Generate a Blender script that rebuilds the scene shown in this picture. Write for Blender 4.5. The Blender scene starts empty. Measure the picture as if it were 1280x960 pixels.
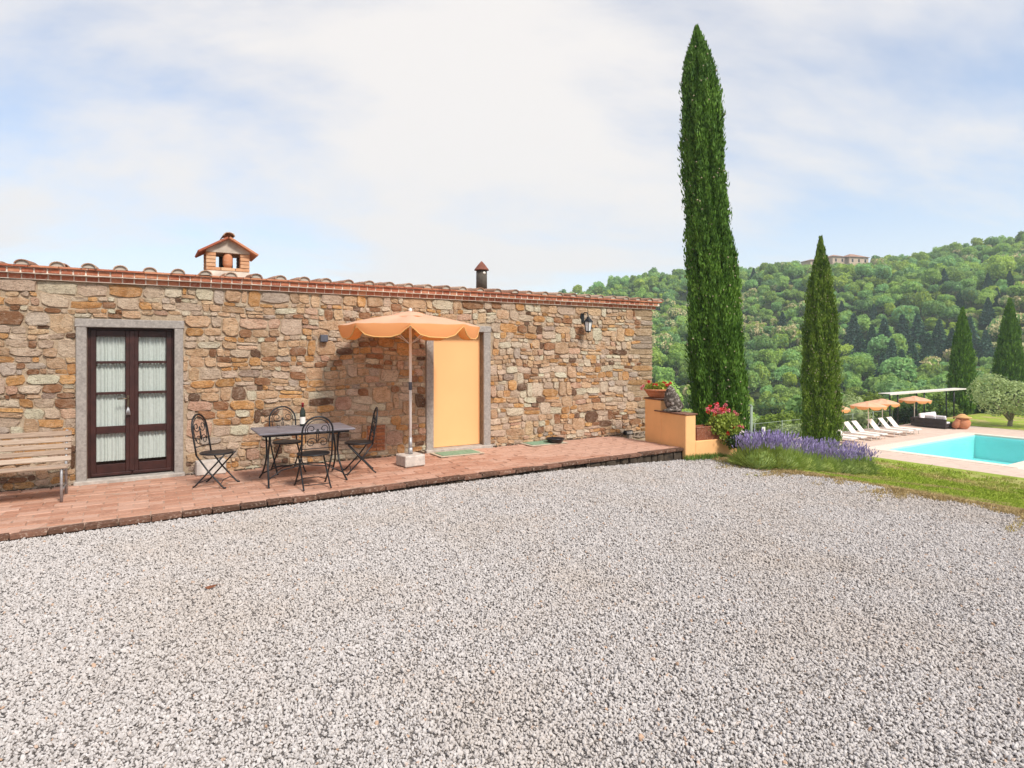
import bpy, math, random
import numpy as np
from mathutils import Vector, Matrix, noise as mnoise

# ------------------------------------------------------------------ camera, sky, sun, exposure
scene = bpy.context.scene
COL = scene.collection
R = math.radians
FPX, U0, VH, EYE = 760.0, 640.0, 440.0, 1.70        # focal length in px of a 1280 wide picture, horizon row, eye height above the patio
cam_data = bpy.data.cameras.new("camera")
cam = bpy.data.objects.new("camera", cam_data)
COL.objects.link(cam)
cam.location = (0, 0, EYE)
cam.rotation_euler = (R(90), 0, 0)
cam_data.sensor_width = 36.0
cam_data.lens = 36.0 * FPX / 1280.0
cam_data.shift_y = -(480 - VH) / 1280.0
cam_data.clip_end = 4000
scene.camera = cam

SUN_AZ, SUN_EL = 138.0, 47.0                        # azimuth clockwise from +Y
world = bpy.data.worlds.new("World")
scene.world = world
world.use_nodes = True
wn, wl = world.node_tree.nodes, world.node_tree.links
wn.clear()
def wnode(t, **kw):
    n = wn.new(t)
    for k, v in kw.items():
        setattr(n, k, v)
    return n
w_out = wnode('ShaderNodeOutputWorld')
w_sky = wnode('ShaderNodeTexSky', sky_type='NISHITA', sun_disc=False)
w_sky.sun_elevation = R(SUN_EL)
w_sky.sun_rotation = R(SUN_AZ)
w_sky.air_density = 1.0
w_sky.dust_density = 0.3
w_sky.ozone_density = 2.5
w_bg = wnode('ShaderNodeBackground')
w_bg.inputs['Strength'].default_value = 0.15
wl.new(w_sky.outputs[0], w_bg.inputs['Color'])
w_cl = wnode('ShaderNodeBackground')
w_cl.inputs['Color'].default_value = (1.0, 0.95, 0.915, 1)
w_cl.inputs['Strength'].default_value = 0.725
w_tc = wnode('ShaderNodeTexCoord')
w_sep = wnode('ShaderNodeSeparateXYZ')
wl.new(w_tc.outputs['Generated'], w_sep.inputs[0])
def wmath(op, a, b=None, clamp=False):
    n = wnode('ShaderNodeMath', operation=op, use_clamp=clamp)
    for i, v in enumerate((a, b)):
        if v is None:
            continue
        if isinstance(v, (int, float)):
            n.inputs[i].default_value = v
        else:
            wl.new(v, n.inputs[i])
    return n.outputs[0]
zz = wmath('ADD', wmath('MAXIMUM', w_sep.outputs['Z'], 0.0), 0.24)
w_cmb = wnode('ShaderNodeCombineXYZ')
wl.new(wmath('DIVIDE', w_sep.outputs['X'], zz), w_cmb.inputs[0])
wl.new(wmath('DIVIDE', w_sep.outputs['Y'], zz), w_cmb.inputs[1])
w_map = wnode('ShaderNodeMapping')
w_map.inputs['Location'].default_value = (0.55, 0.35, 0.0)
w_map.inputs['Rotation'].default_value = (0, 0, R(28))
w_map.inputs['Scale'].default_value = (0.42, 0.62, 1.0)
wl.new(w_cmb.outputs[0], w_map.inputs['Vector'])
w_n1 = wnode('ShaderNodeTexNoise')
w_n1.inputs['Scale'].default_value = 1.15
w_n1.inputs['Detail'].default_value = 7.0
w_n1.inputs['Roughness'].default_value = 0.57
w_n1.inputs['Distortion'].default_value = 0.35
wl.new(w_map.outputs[0], w_n1.inputs['Vector'])
w_r1 = wnode('ShaderNodeMapRange', interpolation_type='SMOOTHSTEP')
w_r1.inputs['From Min'].default_value = 0.36
w_r1.inputs['From Max'].default_value = 0.56
w_r1.inputs['To Min'].default_value = 0.15
w_r1.inputs['To Max'].default_value = 0.97
wl.new(w_n1.outputs['Fac'], w_r1.inputs['Value'])
w_mix = wnode('ShaderNodeMixShader')
w_hz = wnode('ShaderNodeMapRange', interpolation_type='SMOOTHSTEP')      # the thin summer veil thickens towards the horizon
w_hz.inputs['From Min'].default_value = 0.0
w_hz.inputs['From Max'].default_value = 0.34
w_hz.inputs['To Min'].default_value = 0.72
w_hz.inputs['To Max'].default_value = 0.0
wl.new(w_sep.outputs['Z'], w_hz.inputs['Value'])
wl.new(wmath('MAXIMUM', w_r1.outputs['Result'], w_hz.outputs['Result']), w_mix.inputs[0])
wl.new(w_bg.outputs[0], w_mix.inputs[1])
wl.new(w_cl.outputs[0], w_mix.inputs[2])
wl.new(w_mix.outputs[0], w_out.inputs['Surface'])

sun_data = bpy.data.lights.new("sun", 'SUN')
sun_data.energy = 3.3
sun_data.angle = R(11)
sun_data.color = (1.0, 0.935, 0.85)
sun = bpy.data.objects.new("sun", sun_data)
COL.objects.link(sun)
sdir = Vector((math.sin(R(SUN_AZ)) * math.cos(R(SUN_EL)), math.cos(R(SUN_AZ)) * math.cos(R(SUN_EL)), math.sin(R(SUN_EL))))
sun.rotation_euler = (-sdir).to_track_quat('-Z', 'Y').to_euler()
sun.location = (0, 0, 60)

scene.view_settings.view_transform = 'Standard'
scene.view_settings.look = 'None'
scene.view_settings.exposure = 0.45
scene.view_settings.gamma = 1.0
scene.view_settings.use_curve_mapping = False
scene.render.engine = 'CYCLES'
scene.cycles.use_denoising = True
scene.cycles.max_bounces = 8
scene.cycles.diffuse_bounces = 4
scene.cycles.glossy_bounces = 3
scene.cycles.transmission_bounces = 6
scene.cycles.transparent_max_bounces = 10
scene.cycles.volume_bounces = 1
scene.cycles.sample_clamp_indirect = 6.0
scene.cycles.caustics_reflective = False
scene.cycles.caustics_refractive = False

# ------------------------------------------------------------------ helpers: nodes and materials
class NT:
    def __init__(self, name):
        self.m = bpy.data.materials.new(name)
        self.m.use_nodes = True
        self.n, self.l = self.m.node_tree.nodes, self.m.node_tree.links
        self.n.clear()
        self.out = self.n.new('ShaderNodeOutputMaterial')
        self.b = self.n.new('ShaderNodeBsdfPrincipled')
        self.l.new(self.b.outputs[0], self.out.inputs['Surface'])
        self.tc = self.n.new('ShaderNodeTexCoord')
    def set(self, node, key, v):
        s = node.inputs[key]
        if hasattr(v, 'is_linked') or hasattr(v, 'links'):
            self.l.new(v, s)
        elif isinstance(v, (tuple, list)) and len(v) == 3 and len(s.default_value) == 4:
            s.default_value = (*v, 1)
        else:
            s.default_value = v
    def p(self, **kw):
        names = dict(color='Base Color', rough='Roughness', metal='Metallic', spec='Specular IOR Level', normal='Normal',
                     trans='Transmission Weight', alpha='Alpha', ior='IOR')
        for k, v in kw.items():
            self.set(self.b, names[k], v)
    def coord(self, kind='Object'):
        if kind == 'World':
            g = self.n.new('ShaderNodeNewGeometry')
            return g.outputs['Position']
        return self.tc.outputs[kind]
    def mapping(self, vec, scale=(1, 1, 1), loc=(0, 0, 0), rot=(0, 0, 0)):
        m = self.n.new('ShaderNodeMapping')
        self.l.new(vec, m.inputs['Vector'])
        m.inputs['Scale'].default_value = scale
        m.inputs['Location'].default_value = loc
        m.inputs['Rotation'].default_value = rot
        return m.outputs[0]
    def noise(self, vec, scale, detail=4, rough=0.55, dist=0.0, color=False):
        t = self.n.new('ShaderNodeTexNoise')
        self.l.new(vec, t.inputs['Vector'])
        t.inputs['Scale'].default_value = scale
        t.inputs['Detail'].default_value = detail
        t.inputs['Roughness'].default_value = rough
        t.inputs['Distortion'].default_value = dist
        return t.outputs['Color' if color else 'Fac']
    def voronoi(self, vec, scale, feature='F1', out='Distance', rnd=1.0):
        t = self.n.new('ShaderNodeTexVoronoi')
        t.feature = feature
        self.l.new(vec, t.inputs['Vector'])
        t.inputs['Scale'].default_value = scale
        t.inputs['Randomness'].default_value = rnd
        return t.outputs[out]
    def rng(self, v, a, b, c=0.0, d=1.0):
        m = self.n.new('ShaderNodeMapRange')
        m.inputs['From Min'].default_value = a
        m.inputs['From Max'].default_value = b
        m.inputs['To Min'].default_value = c
        m.inputs['To Max'].default_value = d
        self.l.new(v, m.inputs['Value'])
        return m.outputs['Result']
    def math(self, op, a, b=0.0, clamp=False):
        m = self.n.new('ShaderNodeMath')
        m.operation = op
        m.use_clamp = clamp
        self.set(m, 0, a)
        self.set(m, 1, b)
        return m.outputs[0]
    def ramp(self, v, stops):
        r = self.n.new('ShaderNodeValToRGB')
        self.l.new(v, r.inputs['Fac'])
        e = r.color_ramp.elements
        while len(e) < len(stops):
            e.new(0.5)
        for el, (pos, c) in zip(e, stops):
            el.position = pos
            el.color = (*c, 1)
        return r.outputs['Color']
    def mix(self, fac, a, b, mode='MIX'):
        m = self.n.new('ShaderNodeMix')
        m.data_type = 'RGBA'
        m.blend_type = mode
        self.set(m, 0, fac)
        for key, v in ((6, a), (7, b)):
            if isinstance(v, (tuple, list)):
                m.inputs[key].default_value = (*v[:3], 1)
            else:
                self.l.new(v, m.inputs[key])
        return m.outputs[2]
    def attr(self, name, out='Color'):
        a = self.n.new('ShaderNodeAttribute')
        a.attribute_name = name
        return a.outputs[out]
    def objrand(self):
        return self.n.new('ShaderNodeObjectInfo').outputs['Random']
    def hsv(self, color, h=0.5, s=1.0, v=1.0):
        n = self.n.new('ShaderNodeHueSaturation')
        self.set(n, 'Hue', h)
        self.set(n, 'Saturation', s)
        self.set(n, 'Value', v)
        self.set(n, 'Color', color)
        return n.outputs[0]
    def bump(self, height, strength=0.5, dist=0.01, normal=None):
        b = self.n.new('ShaderNodeBump')
        b.inputs['Strength'].default_value = strength
        b.inputs['Distance'].default_value = dist
        self.l.new(height, b.inputs['Height'])
        if normal is not None:
            self.l.new(normal, b.inputs['Normal'])
        return b.outputs[0]
    def translucent(self, color, amount):
        t = self.n.new('ShaderNodeBsdfTranslucent')
        self.set(t, 'Color', color)
        m = self.n.new('ShaderNodeMixShader')
        m.inputs[0].default_value = amount
        self.l.new(self.b.outputs[0], m.inputs[1])
        self.l.new(t.outputs[0], m.inputs[2])
        self.l.new(m.outputs[0], self.out.inputs['Surface'])

MAT = {}
def plain(name, color, rough=0.6, metal=0.0, var=0.18, scale=12.0, bump=0.15, spec=0.4, kind='Object'):
    k = NT(name)
    n = k.noise(k.coord(kind), scale, 5, 0.6)
    dark = tuple(c * (1 - var) for c in color)
    lite = tuple(min(1, c * (1 + var)) for c in color)
    k.p(color=k.ramp(n, [(0.3, dark), (0.7, lite)]), rough=rough, metal=metal, spec=spec)
    if bump:
        k.p(normal=k.bump(k.noise(k.coord(kind), scale * 6, 4, 0.6), bump, 0.01))
    MAT[name] = k.m
    return k.m

def leafmat(name, c1, c2, c3=None, trans=0.25, rough=0.55, scale=0.8, rnd=0.5, spec=0.25, kind='Object', fine=6.0):
    k = NT(name)
    n = k.noise(k.coord(kind), scale, 3, 0.6)
    n2 = k.noise(k.coord(kind), scale * fine, 2, 0.6)
    f = k.math('ADD', k.math('MULTIPLY', n, 0.55), k.math('MULTIPLY', n2, 0.45))
    stops = [(0.36, c1), (0.60, c2)] + ([(0.70, c3)] if c3 else [])
    col = k.ramp(f, stops)
    r = k.objrand()
    col = k.hsv(col, h=k.rng(r, 0, 1, 0.5 - 0.022 * rnd * 2, 0.5 + 0.022 * rnd * 2), s=k.rng(r, 0, 1, 1 + 0.15 * rnd, 1 - 0.25 * rnd),
                v=k.rng(k.math('FRACT', k.math('MULTIPLY', r, 7.13)), 0, 1, 1 - 0.45 * rnd, 1 + 0.45 * rnd))
    k.p(color=col, rough=rough, spec=spec)
    k.translucent(col, trans)
    MAT[name] = k.m
    return k.m

# ------------------------------------------------------------------ helpers: meshes and objects
class MB:
    """collects vertices and faces of ONE mesh"""
    def __init__(self):
        self.v, self.f, self.mi, self.smooth = [], [], [], []
    def add(self, verts, faces, mi=0, smooth=False):
        o = len(self.v)
        self.v.extend([tuple(p) for p in verts])
        self.f.extend([tuple(i + o for i in f) for f in faces])
        self.mi.extend([mi] * len(faces))
        self.smooth.extend([smooth] * len(faces))
    def box(self, a, b, mi=0, bev=0.0, jit=0.0, rng=None):
        x0, y0, z0 = a
        x1, y1, z1 = b
        if bev <= 0:
            vs = [(x0, y0, z0), (x1, y0, z0), (x1, y1, z0), (x0, y1, z0), (x0, y0, z1), (x1, y0, z1), (x1, y1, z1), (x0, y1, z1)]
            if jit:
                vs = [tuple(c + rng.uniform(-jit, jit) for c in p) for p in vs]
            self.add(vs, [(0, 3, 2, 1), (4, 5, 6, 7), (0, 1, 5, 4), (1, 2, 6, 5), (2, 3, 7, 6), (3, 0, 4, 7)], mi)
            return
        c = [(x0, x1), (y0, y1), (z0, z1)]
        vs, idx = [], {}
        for i in range(2):
            for j in range(2):
                for k in range(2):
                    for ax in range(3):
                        p = [c[0][i], c[1][j], c[2][k]]
                        s = [1 if i == 0 else -1, 1 if j == 0 else -1, 1 if k == 0 else -1]
                        for q in range(3):
                            if q != ax:
                                p[q] += s[q] * bev
                        if jit:
                            p = [w + rng.uniform(-jit, jit) for w in p]
                        idx[(i, j, k, ax)] = len(vs)
                        vs.append(tuple(p))
        F = []
        cyc = [(0, 0), (1, 0), (1, 1), (0, 1)]
        for ax in range(3):
            o1, o2 = (ax + 1) % 3, (ax + 2) % 3
            for s in range(2):
                q = []
                for a_, b_ in cyc:
                    key = [0, 0, 0]
                    key[ax], key[o1], key[o2] = s, a_, b_
                    q.append(idx[(*key, ax)])
                F.append(tuple(q if s else q[::-1]))
        for ax in range(3):                      # edges parallel to ax
            o1, o2 = (ax + 1) % 3, (ax + 2) % 3
            for a_ in range(2):
                for b_ in range(2):
                    def K(e, w):
                        key = [0, 0, 0]
                        key[ax], key[o1], key[o2] = e, a_, b_
                        return idx[(*key, w)]
                    q = (K(0, o1), K(1, o1), K(1, o2), K(0, o2))
                    F.append(q if (a_ == b_) else q[::-1])
        for i in range(2):
            for j in range(2):
                for k in range(2):
                    t = (idx[(i, j, k, 0)], idx[(i, j, k, 1)], idx[(i, j, k, 2)])
                    F.append(t if (i + j + k) % 2 else t[::-1])
        self.add(vs, F, mi)
    def tube(self, pts, r, sides=6, mi=0, cap=True, closed=False):
        pts = [Vector(p) for p in pts]
        n = len(pts)
        rr = r if isinstance(r, (list, tuple)) else [r] * n
        vs, F = [], []
        ref = None
        for i, p in enumerate(pts):
            if closed:
                t = pts[(i + 1) % n] - pts[i - 1]
            else:
                t = pts[min(i + 1, n - 1)] - pts[max(i - 1, 0)]
            if t.length < 1e-9:
                t = Vector((0, 0, 1))
            t.normalize()
            if ref is None:
                ref = Vector((0, 0, 1)) if abs(t.z) < 0.9 else Vector((1, 0, 0))
            a = ref - t * ref.dot(t)
            if a.length < 1e-6:
                a = Vector((1, 0, 0)) - t * t.x
            a.normalize()
            ref = a
            b = t.cross(a)
            for k in range(sides):
                ang = 2 * math.pi * k / sides
                vs.append(p + a * (rr[i] * math.cos(ang)) + b * (rr[i] * math.sin(ang)))
        m = n if closed else n - 1
        for i in range(m):
            j = (i + 1) % n
            for k in range(sides):
                k2 = (k + 1) % sides
                F.append((i * sides + k, i * sides + k2, j * sides + k2, j * sides + k))
        if cap and not closed:
            F.append(tuple(range(sides))[::-1])
            F.append(tuple((n - 1) * sides + k for k in range(sides)))
        self.add(vs, F, mi, True)
    def lathe(self, prof, seg=20, center=(0, 0, 0), mi=0, smooth=True, cap=True):
        cx, cy, cz = center
        vs, F = [], []
        for r, z in prof:
            for k in range(seg):
                a = 2 * math.pi * k / seg
                vs.append((cx + r * math.cos(a), cy + r * math.sin(a), cz + z))
        for i in range(len(prof) - 1):
            for k in range(seg):
                k2 = (k + 1) % seg
                F.append((i * seg + k, i * seg + k2, (i + 1) * seg + k2, (i + 1) * seg + k))
        if cap:
            if prof[0][0] > 1e-4:
                F.append(tuple(range(seg))[::-1])
            if prof[-1][0] > 1e-4:
                F.append(tuple((len(prof) - 1) * seg + k for k in range(seg)))
        self.add(vs, F, mi, smooth)
    def blob(self, c, r, sub=1, amp=0.15, seed=0, mi=0, smooth=True, freq=1.6):
        vs, fs = ICO[sub]
        rx, ry, rz = (r, r, r) if isinstance(r, (int, float)) else r
        out = []
        for p in vs:
            k = 1 + amp * mnoise.noise(Vector((p[0] * freq + seed * 7.3, p[1] * freq - seed * 3.1, p[2] * freq + seed)))
            out.append((c[0] + p[0] * rx * k, c[1] + p[1] * ry * k, c[2] + p[2] * rz * k))
        self.add(out, fs, mi, smooth)
    def mesh(self, name, mats):
        me = bpy.data.meshes.new(name)
        me.from_pydata([tuple(p) for p in self.v], [], self.f)
        for m in (mats if isinstance(mats, (list, tuple)) else [mats]):
            me.materials.append(MAT[m] if isinstance(m, str) else m)
        if self.f:
            me.polygons.foreach_set('material_index', self.mi)
            me.polygons.foreach_set('use_smooth', self.smooth)
        me.update()
        return me
    def build(self, name, mats, parent=None, loc=None, rotz=None):
        return link(name, self.mesh(name, mats), parent, loc, rotz)

def _ico():
    t = (1 + 5 ** 0.5) / 2
    v = [(-1, t, 0), (1, t, 0), (-1, -t, 0), (1, -t, 0), (0, -1, t), (0, 1, t), (0, -1, -t), (0, 1, -t), (t, 0, -1), (t, 0, 1), (-t, 0, -1), (-t, 0, 1)]
    f = [(0, 11, 5), (0, 5, 1), (0, 1, 7), (0, 7, 10), (0, 10, 11), (1, 5, 9), (5, 11, 4), (11, 10, 2), (10, 7, 6), (7, 1, 8),
         (3, 9, 4), (3, 4, 2), (3, 2, 6), (3, 6, 8), (3, 8, 9), (4, 9, 5), (2, 4, 11), (6, 2, 10), (8, 6, 7), (9, 8, 1)]
    v = [tuple(np.array(p) / np.linalg.norm(p)) for p in v]
    res = {0: (v, f)}
    for s in range(1, 4):
        v2, f2, cache = list(v), [], {}
        def mid(a, b):
            k = (min(a, b), max(a, b))
            if k not in cache:
                m = np.array(v2[a]) + np.array(v2[b])
                m /= np.linalg.norm(m)
                cache[k] = len(v2)
                v2.append(tuple(m))
            return cache[k]
        for a, b, c in f:
            ab, bc, ca = mid(a, b), mid(b, c), mid(c, a)
            f2 += [(a, ab, ca), (b, bc, ab), (c, ca, bc), (ab, bc, ca)]
        v, f = v2, f2
        res[s] = (v, f)
    return res
ICO = _ico()

def link(name, data, parent=None, loc=None, rotz=None):
    o = bpy.data.objects.new(name, data)
    COL.objects.link(o)
    if parent is not None:
        o.parent = parent
    if loc is not None:
        o.location = loc
    if rotz is not None:
        o.rotation_euler = (0, 0, rotz)
    return o
def tag(o, label=None, cat=None, group=None, kind=None):
    if label: o['label'] = label
    if cat: o['category'] = cat
    if group: o['group'] = group
    if kind: o['kind'] = kind
    return o
def thing(name, label, cat, loc=(0, 0, 0), rotz=0.0, group=None):
    return tag(link(name, None, None, loc, rotz), label, cat, group)
def dup(o, parent=None):
    c = o.copy()
    COL.objects.link(c)
    c.parent = parent
    for ch in list(o.children):
        dup(ch, c)
    return c
def quads_mesh(name, V, mats, mi=None):
    """V: (n,4,3) array of separate quads as one mesh"""
    n = len(V)
    me = bpy.data.meshes.new(name)
    me.vertices.add(n * 4)
    me.vertices.foreach_set('co', np.ascontiguousarray(V, dtype=np.float32).ravel())
    me.loops.add(n * 4)
    me.loops.foreach_set('vertex_index', np.arange(n * 4, dtype=np.int32))
    me.polygons.add(n)
    me.polygons.foreach_set('loop_start', np.arange(0, n * 4, 4, dtype=np.int32))
    for m in (mats if isinstance(mats, (list, tuple)) else [mats]):
        me.materials.append(MAT[m] if isinstance(m, str) else m)
    if mi is not None:
        me.polygons.foreach_set('material_index', np.asarray(mi, dtype=np.int32))
    me.update(calc_edges=True)
    return me
def join_quads(mb, V, mi=0):
    for q in V:
        mb.add(q, [(0, 1, 2, 3)], mi)
def unit(a):
    return a / np.maximum(np.linalg.norm(a, axis=-1, keepdims=True), 1e-9)
def leaf_quads(rng, P, up, L, Wd, bend=0.0):
    """P centres (n,3), up leaf axis (n,3), lengths, widths -> rhombic leaf quads (n,4,3)"""
    n = len(P)
    up = unit(up)
    side = unit(np.cross(up, unit(rng.normal(size=(n, 3)))))
    L = np.broadcast_to(np.asarray(L, float), (n,))[:, None]
    Wd = np.broadcast_to(np.asarray(Wd, float), (n,))[:, None]
    a = P - up * L * 0.5
    c = P + up * L * 0.5
    m = P - up * L * 0.08
    return np.stack([a, m + side * Wd * 0.5, c, m - side * Wd * 0.5], 1)

# ------------------------------------------------------------------ the lie of the land
E = np.array([0.845, 0.535])          # downhill, towards the pool
PV = np.array([-0.535, 0.845])        # across, towards the valley
DECK_Z = -3.30
def tp(x, y):
    return x * E[0] + y * E[1], x * PV[0] + y * PV[1]
def xy(t, p):
    return t * E[0] + p * PV[0], t * E[1] + p * PV[1]
def sstep(a, b, x):
    k = np.clip((x - a) / (b - a), 0, 1)
    return k * k * (3 - 2 * k)
RU = np.array([-600, 200, 420, 560, 640, 690, 740, 800, 860, 920, 960, 1000, 1045, 1100, 1140, 1170, 1200, 1240, 1280, 1400, 1700, 2600])
RV = np.array([425, 415, 402, 388, 378, 366, 356, 343, 338, 337, 331, 328, 325, 322, 320, 316, 310, 303, 295, 276, 268, 300])
RAZ = np.arctan2(RU - U0, FPX)
REL = (VH - RV) / np.hypot(RU - U0, FPX)
def ridge_r(az):
    return 370 + 60 * np.sin(az * 2.0 - 0.3)
def gravel_z(t):
    t = np.clip(t, -14, 9.0)
    return -0.055 - 0.0065 * (t + 0.8) - 0.10 * sstep(5.0, 9.0, t)
def ground_z(x, y):
    x, y = np.asarray(x, float), np.asarray(y, float)
    t, p = tp(x, y)
    s = np.clip((t - 9.0) / 20.3, 0, 1)
    z = gravel_z(t) + (DECK_Z - gravel_z(np.array(9.0))) * (s + 0.06 * np.sin(s * 2 * math.pi))
    q = np.maximum(0, p - 21.6)
    q = np.where(q > 0, q, 0) + np.maximum(0, t - 66) * 0.8
    z = z - np.minimum(q * 0.42, 19)
    r, az = np.hypot(x, y), np.arctan2(x, y)
    Rr = ridge_r(az)
    zr = 1.7 + np.interp(az, RAZ, REL) * Rr - 8.0
    k = np.clip((r - 105) / (Rr - 105), 0, 1)
    prof = 0.35 * k + 0.65 * k * k * (3 - 2 * k)
    hill = -22 + (zr + 22) * prof
    hill = hill - np.maximum(0, r - Rr) * 0.22
    hill = hill + 5.0 * np.sin(x * 0.021 + 1.3) * np.sin(y * 0.017 + 0.4) * sstep(130, 200, r) * (1 - sstep(0.75, 0.95, k)) \
        + 3.0 * np.sin(x * 0.05 + y * 0.03) * sstep(130, 190, r) * (1 - sstep(0.75, 0.95, k))
    w = sstep(62, 112, r) * sstep(-1.45, -0.9, az) * (1 - sstep(1.35, 1.8, az))
    return z * (1 - w) + hill * w
def gz(x, y):
    return float(ground_z(x, y))
def G(u, v, z):
    """the spot at height z that the photograph shows at pixel u, v"""
    d = FPX * (EYE - z) / (v - VH)
    return Vector(((u - U0) / FPX * d, d, z))
def hit(u, v, r0=6.0, r1=650.0):
    """the spot on the ground that the photograph shows at pixel u, v"""
    d = np.arange(r0, r1, 0.1)
    x = (u - U0) / FPX * d
    z = EYE + (VH - v) / FPX * d
    g = ground_z(x, d)
    i = np.argmax(z <= g)
    if not (z <= g).any():
        i = len(d) - 1
    return Vector((x[i], d[i], g[i]))

# ------------------------------------------------------------------ materials
def m_stone():
    k = NT('stone')
    c = k.coord('Object')
    base = k.attr('tint')
    warp = k.mapping(c, (1.0, 1.0, 2.2))
    n1 = k.noise(c, 7.0, 6, 0.7, 0.8)
    n2 = k.noise(warp, 20.0, 7, 0.75, 0.9)
    n3 = k.noise(warp, 75.0, 4, 0.7, 0.4)
    col = k.mix(k.rng(n1, 0.44, 0.68, 0.0, 0.8), base, k.hsv(base, h=0.488, s=1.2, v=0.66))
    col = k.mix(k.rng(n1, 0.46, 0.30, 0.0, 0.65), col, k.mix(0.55, base, (0.78, 0.615, 0.48)))
    col = k.mix(k.rng(n2, 0.54, 0.68, 0.0, 0.8), col, k.mix(0.6, base, (0.80, 0.66, 0.535)))
    col = k.mix(k.rng(n2, 0.46, 0.33, 0.0, 0.85), col, (0.20, 0.115, 0.06))
    col = k.mix(k.rng(n3, 0.45, 0.34, 0.0, 0.75), col, (0.15, 0.095, 0.062))
    col = k.mix(k.rng(n3, 0.58, 0.70, 0.0, 0.45), col, (0.84, 0.72, 0.605))
    h = k.math('ADD', k.math('MULTIPLY', n2, 1.0), k.math('MULTIPLY', n3, 0.4))
    k.p(color=col, rough=0.92, spec=0.15, normal=k.bump(h, 1.0, 0.05))
    MAT['stone'] = k.m
m_stone()
def m_mortar():
    k = NT('mortar')
    c = k.coord('Object')
    n1 = k.noise(c, 5.0, 6, 0.7)
    n2 = k.noise(c, 38.0, 5, 0.7)
    col = k.ramp(n1, [(0.3, (0.38, 0.275, 0.18)), (0.55, (0.56, 0.435, 0.31)), (0.75, (0.68, 0.565, 0.43))])
    col = k.mix(k.rng(n2, 0.42, 0.30, 0, 0.8), col, (0.12, 0.085, 0.06))
    k.p(color=col, rough=0.95, spec=0.1, normal=k.bump(k.math('ADD', n2, k.noise(c, 90, 3)), 0.9, 0.025))
    MAT['mortar'] = k.m
m_mortar()
def m_rubble():
    k = NT('rubble_side')
    c = k.coord('Object')
    vec = k.mapping(c, (1.0, 1.0, 2.0))
    cell = k.voronoi(vec, 4.0, 'F1', 'Color')
    edge = k.voronoi(vec, 4.0, 'DISTANCE_TO_EDGE', 'Distance')
    sepn = k.n.new('ShaderNodeSeparateColor')
    k.l.new(cell, sepn.inputs[0])
    col = k.ramp(sepn.outputs[0], [(0.0, (0.22, 0.13, 0.07)), (0.3, (0.48, 0.32, 0.18)), (0.6, (0.55, 0.44, 0.31)), (1.0, (0.36, 0.33, 0.30))])
    col = k.mix(k.rng(edge, 0.0, 0.06, 1, 0), col, (0.45, 0.36, 0.28))
    k.p(color=col, rough=0.95, normal=k.bump(k.rng(edge, 0, 0.08), 0.8, 0.04))
    MAT['rubble_side'] = k.m
m_rubble()
def m_brick(name, c0, c1, c2, dirt=(0.09, 0.06, 0.045), dirt_amt=0.7, pale=(0.62, 0.5, 0.4), rough=0.9):
    k = NT(name)
    c = k.coord('World')
    r = k.objrand()
    n1 = k.noise(c, 4.0, 5, 0.65)
    n2 = k.noise(c, 30.0, 5, 0.7)
    f = k.math('ADD', k.math('MULTIPLY', r, 0.6), k.math('MULTIPLY', n1, 0.4))
    col = k.ramp(f, [(0.2, c0), (0.5, c1), (0.8, c2)])
    col = k.mix(k.rng(n2, 0.54, 0.72, 0, 0.6), col, pale)
    col = k.mix(k.rng(k.math('ADD', k.math('MULTIPLY', n1, 0.55), k.math('MULTIPLY', n2, 0.45)), 0.46, 0.30, 0, dirt_amt), col, dirt)
    k.p(color=col, rough=rough, spec=0.2, normal=k.bump(n2, 0.6, 0.012))
    MAT[name] = k.m
m_brick('cornice_brick', (0.34, 0.10, 0.055), (0.43, 0.145, 0.08), (0.54, 0.235, 0.13), dirt_amt=0.5)
m_brick('chimney_brick', (0.50, 0.24, 0.12), (0.58, 0.31, 0.17), (0.64, 0.41, 0.25), dirt_amt=0.5)
m_brick('paving', (0.40, 0.20, 0.13), (0.465, 0.255, 0.175), (0.53, 0.325, 0.24), dirt=(0.15, 0.085, 0.06), dirt_amt=0.85, pale=(0.60, 0.45, 0.37))
m_brick('edge_brick', (0.085, 0.045, 0.03), (0.135, 0.068, 0.044), (0.21, 0.105, 0.07), dirt=(0.035, 0.03, 0.022), dirt_amt=0.95)
m_brick('roof_tile', (0.30, 0.15, 0.095), (0.39, 0.225, 0.145), (0.48, 0.325, 0.23), dirt=(0.06, 0.05, 0.04), dirt_amt=0.9)
m_brick('terracotta', (0.42, 0.155, 0.075), (0.50, 0.19, 0.09), (0.56, 0.24, 0.125), dirt_amt=0.35)
m_brick('niche_brick', (0.26, 0.10, 0.045), (0.33, 0.12, 0.05), (0.42, 0.17, 0.07), dirt_amt=0.8)
plain('cement', (0.50, 0.43, 0.36), 0.95, var=0.25, scale=6, bump=0.5)
plain('joint', (0.40, 0.265, 0.195), 0.95, var=0.4, scale=7, bump=0.6)
plain('pale_joint', (0.74, 0.62, 0.52), 0.95, var=0.25, scale=14, bump=0.4)
plain('grey_sandstone', (0.36, 0.325, 0.295), 0.9, var=0.28, scale=34, bump=0.9)
plain('sill_stone', (0.42, 0.38, 0.335), 0.9, var=0.25, scale=14, bump=0.6)
plain('dark_wood', (0.040, 0.0115, 0.009), 0.42, var=0.35, scale=9, bump=0.12, spec=0.45)
plain('curtain_cloth', (0.50, 0.54, 0.51), 0.9, var=0.08, scale=30, bump=0.1)
plain('yellow_paint', (0.84, 0.455, 0.20), 0.75, var=0.03, scale=1.6, bump=0.06)
plain('render_paint', (0.89, 0.49, 0.21), 0.9, var=0.06, scale=2.6, bump=0.18)
plain('concrete', (0.54, 0.49, 0.44), 0.92, var=0.22, scale=14, bump=0.5)
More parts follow.
